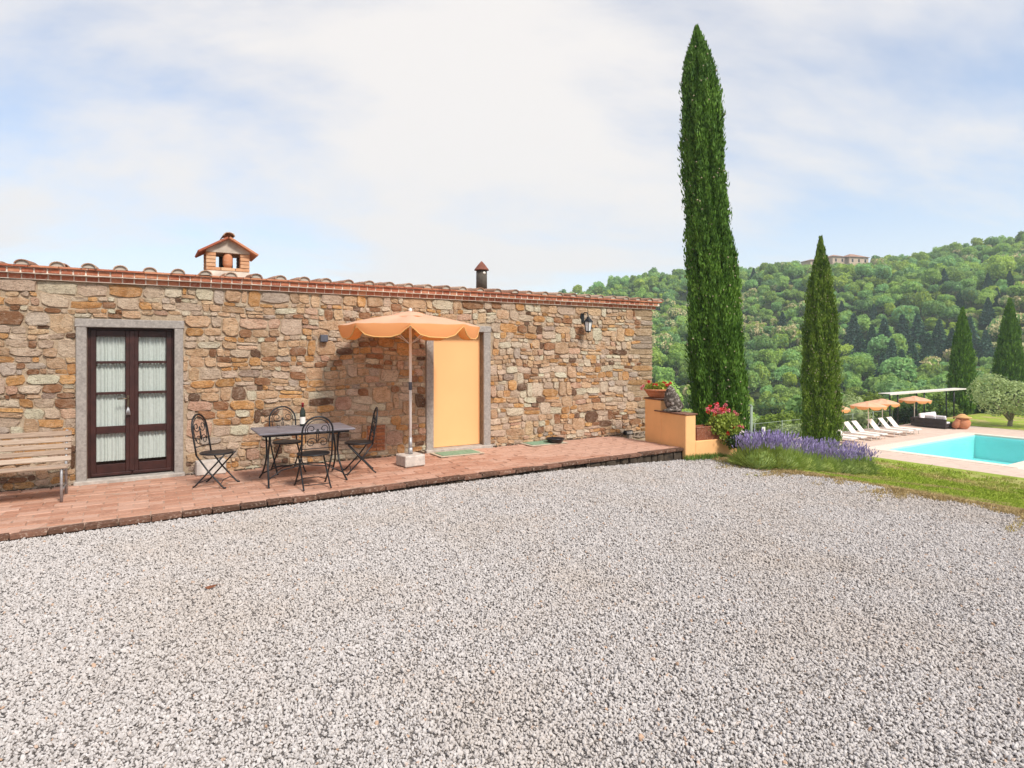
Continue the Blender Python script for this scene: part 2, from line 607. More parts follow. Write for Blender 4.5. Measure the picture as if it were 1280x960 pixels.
plain('black_iron', (0.018, 0.019, 0.022), 0.45, metal=0.3, var=0.3, scale=20, bump=0.1, spec=0.5)
plain('white_pole', (0.80, 0.76, 0.72), 0.45, var=0.03, scale=10, bump=0.0)
plain('bronze', (0.16, 0.12, 0.08), 0.4, metal=0.8, var=0.2)
plain('galvanised', (0.42, 0.42, 0.43), 0.5, metal=0.6, var=0.25, scale=25)
plain('white_metal', (0.80, 0.79, 0.76), 0.5, var=0.05)
plain('white_fabric', (0.78, 0.73, 0.67), 0.9, var=0.06, scale=8)
plain('cushion', (0.76, 0.73, 0.75), 0.9, var=0.06, scale=5)
plain('rattan', (0.035, 0.024, 0.022), 0.6, var=0.35, scale=40, bump=0.6)
plain('green_mat', (0.22, 0.34, 0.22), 0.95, var=0.22, scale=24, bump=0.7)
plain('mat_border', (0.53, 0.45, 0.34), 0.95, var=0.15, scale=24, bump=0.5)
plain('black_plastic', (0.012, 0.012, 0.016), 0.35, var=0.1, bump=0.0)
plain('grey_plastic', (0.10, 0.105, 0.13), 0.45, var=0.15, bump=0.0)
plain('deck_stone', (0.62, 0.48, 0.39), 0.85, var=0.08, scale=2.5, bump=0.2, kind='World')
plain('coping_stone', (0.76, 0.64, 0.53), 0.8, var=0.06, scale=4, bump=0.15, kind='World')
plain('pool_liner', (0.46, 0.83, 0.82), 0.5, var=0.04, scale=1, bump=0.0)
plain('fence_metal', (0.26, 0.32, 0.25), 0.6, var=0.15, bump=0.0)
plain('bark', (0.13, 0.095, 0.065), 0.95, var=0.35, scale=9, bump=0.8)
plain('olive_bark', (0.24, 0.20, 0.16), 0.95, var=0.35, scale=12, bump=0.8)
plain('awning', (0.70, 0.65, 0.60), 0.8, var=0.08, scale=2, bump=0.1)
plain('villa_wall', (0.52, 0.40, 0.30), 0.95, var=0.15, scale=0.3, bump=0.0)
plain('villa_roof', (0.34, 0.19, 0.13), 0.95, var=0.2, scale=0.5, bump=0.0)
plain('dark_glass', (0.02, 0.022, 0.025), 0.1, var=0.1, bump=0.0, spec=0.6)
plain('cone_scale', (0.40, 0.33, 0.22), 0.8, var=0.3, bump=0.0)
plain('dead_leaf', (0.20, 0.07, 0.03), 0.8, var=0.3)
plain('red_petal', (0.62, 0.018, 0.022), 0.6, var=0.35, scale=25, bump=0.0)
plain('pink_petal', (0.80, 0.16, 0.20), 0.6, var=0.4, scale=20, bump=0.0)
plain('white_petal', (0.72, 0.64, 0.60), 0.7, var=0.1, bump=0.0)
plain('lavender_petal', (0.36, 0.29, 0.53), 0.8, var=0.35, scale=9, bump=0.0)
plain('wine_foil', (0.30, 0.012, 0.02), 0.35, var=0.1, bump=0.0)
plain('paper', (0.78, 0.74, 0.68), 0.8, var=0.05, bump=0.0)
def m_bench():
    k = NT('bench_wood')
    c = k.mapping(k.coord('Object'), (1.2, 14.0, 14.0))
    r = k.objrand()
    n = k.noise(c, 5.0, 5, 0.65)
    col = k.ramp(k.math('ADD', k.math('MULTIPLY', n, 0.7), k.math('MULTIPLY', r, 0.3)),
                 [(0.25, (0.20, 0.13, 0.085)), (0.5, (0.38, 0.275, 0.20)), (0.75, (0.52, 0.42, 0.335))])
    k.p(color=col, rough=0.75, normal=k.bump(n, 0.4, 0.005))
    MAT['bench_wood'] = k.m
m_bench()
def m_table():
    k = NT('table_top')
    c = k.mapping(k.coord('Object'), (1.0, 9.0, 9.0))
    n = k.noise(c, 4.0, 5, 0.65)
    col = k.ramp(n, [(0.3, (0.10, 0.09, 0.10)), (0.55, (0.20, 0.185, 0.205)), (0.75, (0.34, 0.31, 0.32))])
    k.p(color=col, rough=0.5, spec=0.4, normal=k.bump(n, 0.2, 0.004))
    MAT['table_top'] = k.m
m_table()
def m_canvas():
    k = NT('canvas')
    c = k.coord('Object')
    n = k.noise(c, 3.0, 4, 0.6)
    col = k.ramp(n, [(0.3, (0.92, 0.62, 0.42)), (0.7, (0.94, 0.68, 0.49))])
    k.p(color=col, rough=0.85, spec=0.15, normal=k.bump(k.math('ADD', k.noise(k.mapping(c, (1, 1, 0.5)), 5.0, 4, 0.6, 1.2), k.math('MULTIPLY', k.noise(c, 160, 2), 0.06)), 0.45, 0.03))
    k.translucent((0.92, 0.42, 0.16), 0.45)
    MAT['canvas'] = k.m
    k = NT('canvas_valance')
    k.p(color=(0.90, 0.47, 0.21), rough=0.85, spec=0.1)
    k.translucent((0.92, 0.40, 0.12), 0.45)
    MAT['canvas_valance'] = k.m
    k = NT('canvas_trim')
    k.p(color=(0.90, 0.58, 0.22), rough=0.85)
    k.translucent((0.9, 0.55, 0.2), 0.3)
    MAT['canvas_trim'] = k.m
m_canvas()
def m_glass():
    k = NT('window_glass')
    g = k.n.new('ShaderNodeBsdfGlossy')
    g.inputs['Roughness'].default_value = 0.02
    t = k.n.new('ShaderNodeBsdfTransparent')
    t.inputs['Color'].default_value = (0.98, 0.99, 0.985, 1)
    fr = k.n.new('ShaderNodeLayerWeight')
    fr.inputs['Blend'].default_value = 0.5
    fac = k.math('ADD', k.math('MULTIPLY', k.math('POWER', fr.outputs['Facing'], 5.0), 0.9), 0.03)
    m = k.n.new('ShaderNodeMixShader')
    k.l.new(fac, m.inputs[0])
    k.l.new(t.outputs[0], m.inputs[1])
    k.l.new(g.outputs[0], m.inputs[2])
    k.l.new(m.outputs[0], k.out.inputs['Surface'])
    MAT['window_glass'] = k.m
    k = NT('pool_water_surface')
    g = k.n.new('ShaderNodeBsdfGlossy')
    g.inputs['Roughness'].default_value = 0.06
    t = k.n.new('ShaderNodeBsdfTransparent')
    t.inputs['Color'].default_value = (0.64, 0.97, 0.965, 1)
    fr = k.n.new('ShaderNodeLayerWeight')
    fr.inputs['Blend'].default_value = 0.5
    fac = k.math('ADD', k.math('MULTIPLY', k.math('POWER', fr.outputs['Facing'], 5.0), 0.45), 0.03)
    b = k.bump(k.noise(k.coord('World'), 2.6, 4, 0.55, 0.6), 0.6, 0.07)
    k.l.new(b, g.inputs['Normal'])
    m = k.n.new('ShaderNodeMixShader')
    k.l.new(fac, m.inputs[0])
    k.l.new(t.outputs[0], m.inputs[1])
    k.l.new(g.outputs[0], m.inputs[2])
    k.l.new(m.outputs[0], k.out.inputs['Surface'])
    MAT['pool_water_surface'] = k.m
    k = NT('bottle_glass')
    k.p(color=(0.012, 0.02, 0.012), rough=0.08, spec=0.6)
    MAT['bottle_glass'] = k.m
m_glass()
def m_gravel():
    k = NT('gravel_bed')
    c = k.coord('World')
    v = k.voronoi(c, 48.0, 'F1', 'Distance')
    e = k.voronoi(c, 48.0, 'DISTANCE_TO_EDGE', 'Distance')
    vc = k.voronoi(c, 48.0, 'F1', 'Color')
    s = k.n.new('ShaderNodeSeparateColor')
    k.l.new(vc, s.inputs[0])
    big = k.noise(c, 0.7, 4, 0.6)
    col = k.ramp(s.outputs[0], [(0.0, (0.22, 0.195, 0.18)), (0.45, (0.32, 0.29, 0.27)), (1.0, (0.44, 0.40, 0.375))])
    col = k.mix(k.rng(big, 0.45, 0.7, 0, 0.35), col, (0.46, 0.385, 0.32))
    k.p(color=col, rough=0.95, spec=0.15, normal=k.bump(k.rng(e, 0.0, 0.25), 1.0, 0.02))
    MAT['gravel_bed'] = k.m
    k = NT('pebble')
    r = k.objrand()
    c = k.coord('World')
    big = k.noise(c, 0.6, 4, 0.6)
    col = k.ramp(r, [(0.0, (0.43, 0.40, 0.38)), (0.2, (0.50, 0.465, 0.44)), (0.7, (0.56, 0.525, 0.50)), (0.98, (0.61, 0.575, 0.55)), (0.99, (0.50, 0.33, 0.22))])
    col = k.mix(k.rng(big, 0.46, 0.66, 0, 0.6), col, (0.50, 0.435, 0.375))
    col = k.mix(k.rng(k.noise(c, 120, 3), 0.4, 0.7, 0, 0.22), col, (0.42, 0.385, 0.37))
    k.p(color=col, rough=0.9, spec=0.2)
    MAT['pebble'] = k.m
m_gravel()
def m_ground():
    k = NT('forest_floor')
    c = k.coord('World')
    n = k.noise(c, 0.15, 5, 0.6)
    k.p(color=k.ramp(n, [(0.35, (0.035, 0.055, 0.018)), (0.65, (0.085, 0.105, 0.035))]), rough=1.0, spec=0.05)
    MAT['forest_floor'] = k.m
    for nm, gain in (('lawn_turf', 1.0), ('lawn_blade', 1.0)):
        k = NT(nm)
        c = k.coord('World')
        s = k.n.new('ShaderNodeSeparateXYZ')
        k.l.new(c, s.inputs[0])
        t = k.math('ADD', k.math('MULTIPLY', s.outputs[0], float(E[0])), k.math('MULTIPLY', s.outputs[1], float(E[1])))
        n1 = k.noise(c, 0.55, 4, 0.6)
        n2 = k.noise(c, 5.0, 4, 0.65)
        green = k.ramp(n2, [(0.3, (0.18, 0.26, 0.026)), (0.55, (0.34, 0.425, 0.055)), (0.75, (0.48, 0.53, 0.11))])
        dry = k.ramp(n2, [(0.3, (0.40, 0.285, 0.12)), (0.7, (0.58, 0.46, 0.24))])
        edge = k.math('ADD', k.rng(t, 9.0, 9.9, 1.0, 0.0), k.rng(n1, 0.40, 0.66, -0.6, 1.0))
        edge = k.math('ADD', edge, k.math('MULTIPLY', k.math('SUBTRACT', n2, 0.5), 0.9), clamp=True)
        col = k.mix(edge, green, dry)
        k.p(color=col, rough=0.85, spec=0.15)
        if nm == 'lawn_turf':
            k.p(normal=k.bump(k.noise(c, 60, 4, 0.7), 0.9, 0.03))
        else:
            k.translucent(col, 0.25)
        MAT[nm] = k.m
m_ground()
leafmat('cypress_leaf', (0.045, 0.115, 0.016), (0.16, 0.30, 0.038), (0.34, 0.50, 0.085), trans=0.15, scale=1.4, rnd=0.10, fine=7)
leafmat('cypress_leaf_pale', (0.06, 0.125, 0.018), (0.22, 0.32, 0.05), (0.50, 0.54, 0.16), trans=0.15, scale=1.6, rnd=0.10, fine=7)
leafmat('wood_leaf', (0.16, 0.31, 0.06), (0.33, 0.52, 0.12), (0.48, 0.64, 0.19), trans=0.40, scale=0.55, rnd=0.75)
leafmat('wood_leaf_bright', (0.24, 0.39, 0.06), (0.43, 0.58, 0.11), (0.57, 0.67, 0.21), trans=0.40, scale=0.6, rnd=0.5)
leafmat('chestnut_bloom', (0.50, 0.45, 0.18), (0.74, 0.65, 0.36), (0.84, 0.76, 0.50), trans=0.2, scale=0.7, rnd=0.35)
leafmat('conifer_leaf', (0.026, 0.075, 0.042), (0.052, 0.13, 0.070), None, trans=0.05, scale=0.6, rnd=0.4)
leafmat('olive_leaf', (0.25, 0.33, 0.12), (0.47, 0.56, 0.24), (0.60, 0.67, 0.36), trans=0.35, scale=1.6, rnd=0.2)
leafmat('shrub_leaf', (0.10, 0.18, 0.025), (0.21, 0.32, 0.05), (0.33, 0.42, 0.10), trans=0.25, scale=1.2, rnd=0.5)
leafmat('dark_shrub_leaf', (0.018, 0.045, 0.014), (0.045, 0.085, 0.025), (0.075, 0.115, 0.04), trans=0.15, scale=2.0, rnd=0.3)
leafmat('lavender_stalk', (0.22, 0.32, 0.06), (0.38, 0.47, 0.12), (0.52, 0.56, 0.22), trans=0.35, scale=3.0, rnd=0.25)
leafmat('geranium_leaf', (0.18, 0.27, 0.04), (0.40, 0.48, 0.08), (0.62, 0.60, 0.14), trans=0.25, scale=7.0, rnd=0.15)

# ------------------------------------------------------------------ the ground
def grid_mesh(name, fn, n, m, mat, smooth=True):
    vs = [fn(i / (n - 1), j / (m - 1)) for j in range(m) for i in range(n)]
    fs = [(j * n + i, j * n + i + 1, (j + 1) * n + i + 1, (j + 1) * n + i) for j in range(m - 1) for i in range(n - 1)]
    me = bpy.data.meshes.new(name)
    me.from_pydata(vs, [], fs)
    me.materials.append(MAT[mat])
    me.polygons.foreach_set('use_smooth', [smooth] * len(fs))
    me.update()
    return me
# terrain: rings round the yard out to the ridge and beyond; it dips under the pool
rr = np.concatenate([np.linspace(0, 60, 46), np.linspace(62, 120, 26), np.linspace(125, 470, 56), np.linspace(480, 760, 12)])
na = 240
aa = np.linspace(0, 2 * math.pi, na, endpoint=False)
RRg, AAg = np.meshgrid(rr, aa, indexing='ij')
XX, YY = RRg * np.sin(AAg), RRg * np.cos(AAg)
ZZ = ground_z(XX, YY)
T_, P_ = tp(XX, YY)
ZZ = ZZ - 0.10 - 0.5 * sstep(27.5, 29.5, T_) * (1 - sstep(60, 64, T_)) * sstep(-6, -3, P_) * (1 - sstep(20.5, 22.5, P_)) \
    - 2.2 * sstep(30.5, 33, T_) * (1 - sstep(43.7, 46, T_)) * sstep(8.6, 10.8, P_) * (1 - sstep(16.4, 18.4, P_))
gv = np.stack([XX, YY, ZZ], -1).reshape(-1, 3)
gf = []
for i in range(len(rr) - 1):
    for j in range(na):
        j2 = (j + 1) % na
        if i == 0:
            gf.append((j, na + j, na + j2))
        else:
            gf.append((i * na + j, (i + 1) * na + j, (i + 1) * na + j2, i * na + j2))
me = bpy.data.meshes.new('hillside')
me.from_pydata([tuple(p) for p in gv], [], gf)
me.materials.append(MAT['forest_floor'])
me.polygons.foreach_set('use_smooth', [True] * len(gf))
tag(link('hillside', me), 'wooded hillside and valley ground round the yard', kind='structure')

def edge_t(p):                      # where the gravel gives way to grass
    return 8.95 + 0.16 * math.sin(p * 1.7) + 0.10 * math.sin(p * 4.1 + 1) + 0.05 * math.sin(p * 9.7)
def yard_pt(a, b):
    p = -9 + 23.5 * b
    t = -13 + (edge_t(p) + 0.35 + 13) * a
    x, y = xy(t, p)
    return (x, y, gz(x, y))
tag(link('gravel_yard', grid_mesh('gravel_yard', yard_pt, 60, 60, 'gravel_bed')), 'pale grey gravel yard in front of the stone house', kind='structure')
def lawn_pt(a, b):
    p = -14 + 35 * b
    t0 = edge_t(p)
    t = t0 + (29.6 - t0) * a ** 1.2
    x, y = xy(t, p)
    return (x, y, gz(x, y) + 0.012 - 0.05 * (1 - min(1, a * 30)))
tag(link('lawn', grid_mesh('lawn', lawn_pt, 70, 90, 'lawn_turf')), 'sloping green lawn with dry edge beside the gravel', kind='structure')
def far_lawn_pt(a, b):
    t, p = 48.2 + 16 * a, -14 + 35.4 * b
    x, y = xy(t, p)
    return (x, y, gz(x, y) + 0.012)
tag(link('lawn', grid_mesh('far_lawn', far_lawn_pt, 20, 20, 'lawn_turf')), 'flat green lawn under the olive tree beyond the pool', kind='structure')

# geometry nodes: every source variant (attribute src = k) is put on every point with var = k
def scatter(name, sources, pts, rot, scl, var, label, kind='stuff', cat=None):
    """sources: list of (verts, faces, mat_idx list, mats)"""
    vs, fs, mi, mats, src = [], [], [], [], []
    for k, (v, f, m, ms) in enumerate(sources):
        o = len(vs)
        vs.extend(v)
        fs.extend([tuple(i + o for i in q) for q in f])
        base = len(mats)
        mats.extend(ms)
        mi.extend([base + q for q in m])
        src.extend([k] * len(v))
    ns = len(vs)
    n = len(pts)
    me = bpy.data.meshes.new(name)
    me.from_pydata([tuple(p) for p in vs] + [tuple(p) for p in pts], [], fs)
    for m in mats:
        me.materials.append(MAT[m])
    me.polygons.foreach_set('material_index', mi)
    a = me.attributes.new('src', 'INT', 'POINT')
    a.data.foreach_set('value', np.concatenate([np.array(src), -1 - np.asarray(var)]).astype(np.int32))
    a = me.attributes.new('rot', 'FLOAT_VECTOR', 'POINT')
    a.data.foreach_set('vector', np.concatenate([np.zeros((ns, 3)), rot]).astype(np.float32).ravel())
    a = me.attributes.new('scl', 'FLOAT_VECTOR', 'POINT')
    a.data.foreach_set('vector', np.concatenate([np.ones((ns, 3)), scl]).astype(np.float32).ravel())
    o = link(name, me)
    ng = bpy.data.node_groups.new(name, 'GeometryNodeTree')
    ng.interface.new_socket('Geometry', in_out='INPUT', socket_type='NodeSocketGeometry')
    ng.interface.new_socket('Geometry', in_out='OUTPUT', socket_type='NodeSocketGeometry')
    N, L = ng.nodes, ng.links
    gi, go = N.new('NodeGroupInput'), N.new('NodeGroupOutput')
    at = N.new('GeometryNodeInputNamedAttribute'); at.data_type = 'INT'; at.inputs['Name'].default_value = 'src'
    ar = N.new('GeometryNodeInputNamedAttribute'); ar.data_type = 'FLOAT_VECTOR'; ar.inputs['Name'].default_value = 'rot'
    as_ = N.new('GeometryNodeInputNamedAttribute'); as_.data_type = 'FLOAT_VECTOR'; as_.inputs['Name'].default_value = 'scl'
    er = N.new('FunctionNodeEulerToRotation')
    L.new(ar.outputs[0], er.inputs[0])
    jn = N.new('GeometryNodeJoinGeometry')
    def pick(val):
        c = N.new('FunctionNodeCompare'); c.data_type = 'INT'; c.operation = 'EQUAL'
        L.new(at.outputs[0], c.inputs[2])
        c.inputs[3].default_value = val
        s = N.new('GeometryNodeSeparateGeometry'); s.domain = 'POINT'
        L.new(gi.outputs[0], s.inputs[0])
        L.new(c.outputs[0], s.inputs[1])
        return s.outputs[0]
    for k in range(len(sources)):
        ip = N.new('GeometryNodeInstanceOnPoints')
        L.new(pick(-1 - k), ip.inputs['Points'])
        L.new(pick(k), ip.inputs['Instance'])
        L.new(er.outputs[0], ip.inputs['Rotation'])
        L.new(as_.outputs[0], ip.inputs['Scale'])
        L.new(ip.outputs[0], jn.inputs[0])
    L.new(jn.outputs[0], go.inputs[0])
    md = o.modifiers.new('scatter', 'NODES')
    md.node_group = ng
    tag(o, label, cat, None, kind)
    return o

# gravel stones: crushed limestone chips, most densely where the yard is seen closest
rng = np.random.default_rng(5)
def yard_scatter(n, d0, d1):
    dd = np.linspace(d0, d1, 400)
    pdf = dd * np.interp(dd, [1.7, 3.5, 7.0, 12.5], [8200, 7600, 4800, 2500])
    cdf = np.cumsum(pdf) / pdf.sum()
    d = np.interp(rng.random(n), cdf, dd)
    x = rng.uniform(-1.12, 1.55, n) * d
    t, p = tp(x, d)
    et = 8.95 + 0.16 * np.sin(p * 1.7) + 0.10 * np.sin(p * 4.1 + 1) + 0.05 * np.sin(p * 9.7)
    keep = (t < et + 0.20 * rng.normal(size=n))
    return x[keep], d[keep]
PA, PB = np.array([-4.71, 5.59]), np.array([3.06, 10.77])      # front edge of the patio
PD = (PB - PA) / np.linalg.norm(PB - PA)
PN = np.array([PD[1], -PD[0]])
def yard_points(n, d0, d1):
    x, d = yard_scatter(n, d0, d1)
    side = (x - PA[0]) * PN[0] + (d - PA[1]) * PN[1]
    keep = (side > 0.01) | ((x - PB[0]) * PD[0] + (d - PB[1]) * PD[1] > 0.02)
    return x[keep], d[keep]
x, d = yard_points(920000, 1.7, 12.5)
n = len(x)
r = np.interp(d, [1.7, 4.0, 8.0, 12.5], [0.0076, 0.0078, 0.0092, 0.0112]) * rng.uniform(0.65, 1.3, n) * np.where(rng.random(n) < 0.05, 1.4, 1.0)
pts = np.stack([x, d, ground_z(x, d) + r * rng.uniform(-0.5, 1.3, n)], 1)
src = []
for s in range(4):
    mb = MB()
    mb.blob((0, 0, 0), (1.0, 0.8, 0.62), 1 if s < 2 else 0, 0.55, s + 3, 0, s < 2, 1.3)
    src.append((mb.v, mb.f, mb.mi, ['pebble']))
scatter('gravel', src, pts, rng.uniform(0, 6.28, (n, 3)) * np.array([0.22, 0.22, 1.0]),
        np.stack([r * rng.uniform(0.8, 1.35, n), r * rng.uniform(0.8, 1.2, n), r * rng.uniform(0.7, 1.15, n)], 1), rng.integers(0, 4, n),
        'loose pale grey crushed gravel covering the yard')

# grass blades of the lawn
src = []
prng = np.random.default_rng(11)
for s in range(3):
    nb = 9
    V = []
    for b in range(nb):
        a = prng.uniform(0, 6.28)
        px, py = prng.normal(size=2) * 0.035
        hgt = prng.uniform(0.025, 0.055)
        lx, ly = math.cos(a) * hgt * 0.6, math.sin(a) * hgt * 0.6
        wx, wy = -math.sin(a) * 0.0045, math.cos(a) * 0.0045
        V.append([(px - wx, py - wy, -0.01), (px + wx, py + wy, -0.01), (px + lx * 0.4 + wx, py + ly * 0.4 + wy, hgt * 0.7), (px + lx, py + ly, hgt)])
    mb = MB()
    join_quads(mb, V)
    src.append((mb.v, mb.f, mb.mi, ['lawn_blade']))
n = 90000
p = rng.uniform(-9, 14.5, n)
t = np.array([edge_t(q) for q in p]) - 0.05 + np.abs(rng.normal(size=n)) * 4.2
k = t < 22
p, t = p[k], t[k]
stray_p = rng.uniform(-2, 9.6, 2600)                             # thin tufts that creep into the gravel
stray_t = np.array([edge_t(q) for q in stray_p]) - np.abs(rng.normal(size=len(stray_p))) * 0.33
stray_n = np.sin(stray_p * 3.3) + np.sin(stray_p * 7.7 + 1) + rng.normal(size=len(stray_p)) * 0.6 > 0.5
p, t = np.concatenate([p, stray_p[stray_n]]), np.concatenate([t, stray_t[stray_n]])
x, d = xy(t, p)
n = len(x)
sc = rng.uniform(0.7, 1.25, n) * np.interp(t, [8, 12, 22], [0.9, 1.2, 2.0])
scatter('grass', src, np.stack([x, d, ground_z(x, d) + 0.008], 1), np.stack([np.zeros(n), np.zeros(n), rng.uniform(0, 6.28, n)], 1),
        np.stack([sc, sc, sc * 0.85], 1), rng.integers(0, 3, n), 'short green grass blades of the sloping lawn')

# ------------------------------------------------------------------ the house
HA = math.atan2(760.0, 1265.0)
HO = G(815, 539.7, 0.0)
HD = Vector((math.cos(HA), math.sin(HA), 0))
HN = Vector((math.sin(HA), -math.cos(HA), 0))                     # outward
def W(u, v, out=0.0):
    """x along the front wall and height of the point seen at u, v on the plane 'out' metres in front of the wall"""
    ray = Vector(((u - U0) / FPX, 1.0, (VH - v) / FPX))
    o = Vector((0, 0, EYE))
    s = ((HO - o).dot(HN) + out) / ray.dot(HN)
    q = o + ray * s - HO
    return q.dot(HD), q.z
def HW(x, out, z):
    """house coordinates to world"""
    return HO + HD * x + HN * out + Vector((0, 0, z))
def to_house(v):
    q = Vector(v) - HO
    return q.dot(HD), q.dot(HN), q.z
house = thing('stone_house', 'long low rubble stone house with brick cornice and tiled roof', 'house', HO, HA)
XL = -13.2
WH = 2.60
d1 = [W(95, 600)[0], W(108.5, 600)[0], W(218, 594)[0], W(229, 593)[0]]   # glazed door: frame outer, opening, opening, frame outer
d1z = W(108.5, 409)[1]
d2 = [W(532, 560)[0], W(541, 560)[0], W(603.5, 555)[0], W(612, 555)[0]]
d2z = W(541, 417)[1]
d1z = 2.02; d2z = 2.05
FR = 0.11
SILL = 0.05
holes = [(d1[1], d1[2], 0.0, d1z), (d2[1], d2[2], 0.0, d2z)]
# mortared core of the front wall
mb = MB()
zb = -0.45
xs_ = [XL, d1[1], d1[2], d2[1], d2[2], -0.006]
mb.box((xs_[0], 0, zb), (xs_[1], 0.4, WH + 0.02))
mb.box((xs_[1], 0, d1z), (xs_[2], 0.4, WH + 0.02))
mb.box((xs_[2], 0, zb), (xs_[3], 0.4, WH + 0.02))
mb.box((xs_[3], 0, d2z), (xs_[4], 0.4, WH + 0.02))
mb.box((xs_[4], 0, zb), (xs_[5], 0.4, WH + 0.02))
front = mb.build('front_wall', 'mortar', house)
mb = MB()
mb.box((-0.40, 0.4, -2.5), (-0.012, 6.4, WH + 0.02))
mb.box((XL, 0.4, -2.5), (XL + 0.4, 6.4, WH + 0.02))
mb.box((XL + 0.4, 6.0, -2.5), (-0.40, 6.4, WH + 0.02))
mb.build('side_wall', 'rubble_side', house)
mb = MB()
mb.box((d1[1] - 0.3, 1.4, 0.0), (d1[2] + 0.3, 1.45, 2.4))
mb.box((d1[1] - 0.3, 0.4, -0.06), (d1[2] + 0.3, 1.4, 0.0))
mb.build('inner_room', 'dark_wood', house)

# rubble stones, each a cell of an uneven coursed pattern
srng = random.Random(23)
PAL = [((0.76, 0.51, 0.315), 32), ((0.86, 0.66, 0.49), 31), ((0.76, 0.42, 0.18), 14), ((0.43, 0.22, 0.115), 8), ((0.67, 0.55, 0.445), 5),
       ((0.21, 0.118, 0.072), 4), ((0.77, 0.49, 0.34), 5), ((0.50, 0.37, 0.29), 1)]
def tint(x, z):
    c = srng.choices([p_[0] for p_ in PAL], [p_[1] for p_ in PAL])[0]
    g = srng.uniform(0.8, 1.2)
    return tuple(max(0.02, min(0.85, ch * g * srng.uniform(0.985, 1.015))) for ch in c)
def stone(quad, proud, tnt, wrap=False):
    """quad: four (x, z) corners counter-clockwise from lower left"""
    n = 10
    ex = srng.uniform(5.0, 14.0)
    ph = srng.uniform(0, 0.3)
    jx = [srng.uniform(-0.07, 0.07) for _ in range(n)]
    jz = [srng.uniform(-0.09, 0.09) for _ in range(n)]
    def pt(i, s):
        a = 2 * math.pi * (i + 0.5) / n + ph
        c, q = math.cos(a), math.sin(a)
        rad = (abs(c) ** ex + abs(q) ** ex) ** (-1 / ex)
        X, Z = (c * rad + jx[i]) * s, (q * rad + jz[i]) * s
        X, Z = max(-1, min(1, X)) * 0.5 + 0.5, max(-1, min(1, Z)) * 0.5 + 0.5
        b = [quad[0][k] * (1 - X) * (1 - Z) + quad[1][k] * X * (1 - Z) + quad[2][k] * X * Z + quad[3][k] * (1 - X) * Z for k in (0, 1)]
        return b
    tiltx, tiltz = srng.uniform(-0.012, 0.012), srng.uniform(-0.008, 0.010)
    vs, fs = [], []
    for ri, (s, y) in enumerate(((1.0, 0.03), (0.985, -proud * 0.45), (srng.uniform(0.86, 0.95), -proud))):
        for i in range(n):
            b = pt(i, s)
            yy = y
            if ri:
                a = 2 * math.pi * i / n
                yy += (math.cos(a) * tiltx + math.sin(a) * tiltz) * (0.5 if ri == 1 else 1) + srng.uniform(-0.006, 0.006)
            if ri == 0 and wrap:
                yy = 0.24
            vs.append((b[0], min(yy, -0.004) if ri else yy, b[1]))
    for ri in range(2):
        for i in range(n):
            j = (i + 1) % n
            fs.append((ri * n + i, ri * n + j, (ri + 1) * n + j, (ri + 1) * n + i))
    c = len(vs)
    q = [sum(vs[2 * n + i][k] for i in range(n)) / n for k in range(3)]
    vs.append((q[0], q[1] - srng.uniform(-0.004, 0.009), q[2]))
    for i in range(n):
        fs.append((2 * n + i, 2 * n + (i + 1) % n, c))
    return vs, fs, tnt
def clip_cells(cells):
    frames = [(d1[0], d1[3], -0.5, d1z + FR), (d2[0], d2[3], -0.5, d2z + FR), (NX0 - 0.02, NX1 + 0.02, NZ0 - 0.01, NZ1 + 0.01)]
    out = []
    for x0, x1, z0, z1 in cells:
        parts = [(x0, x1, z0, z1)]
        for fx0, fx1, fz0, fz1 in frames:
            nxt = []
            for a, b, c, e in parts:
                if b <= fx0 or a >= fx1 or e <= fz0 or c >= fz1:
                    nxt.append((a, b, c, e))
                    continue
                if fz1 - c < 0.45 * (e - c):
                    nxt.append((a, b, fz1, e))
                    continue
                if e - fz0 < 0.45 * (e - c):
                    nxt.append((a, b, c, fz0))
                    continue
                if fx0 - a > 0.045:
                    nxt.append((a, fx0, c, e))
                if b - fx1 > 0.045:
                    nxt.append((fx1, b, c, e))
            parts = nxt
        out += parts
    return out
NX0, NX1 = W(459, 555)[0], W(481, 555)[0]
NZ0, NZ1 = 0.10, 0.52
cells = []
z = -0.10
course = []
while z < WH - 0.05:
    hgt = srng.choice([0.065, 0.08, 0.095, 0.11, 0.13, 0.155, 0.105, 0.12])
    if z + hgt > WH - 0.06:
        hgt = WH - z
    course.append((z, z + hgt))
    z += hgt
QUOIN = []
blocked = []
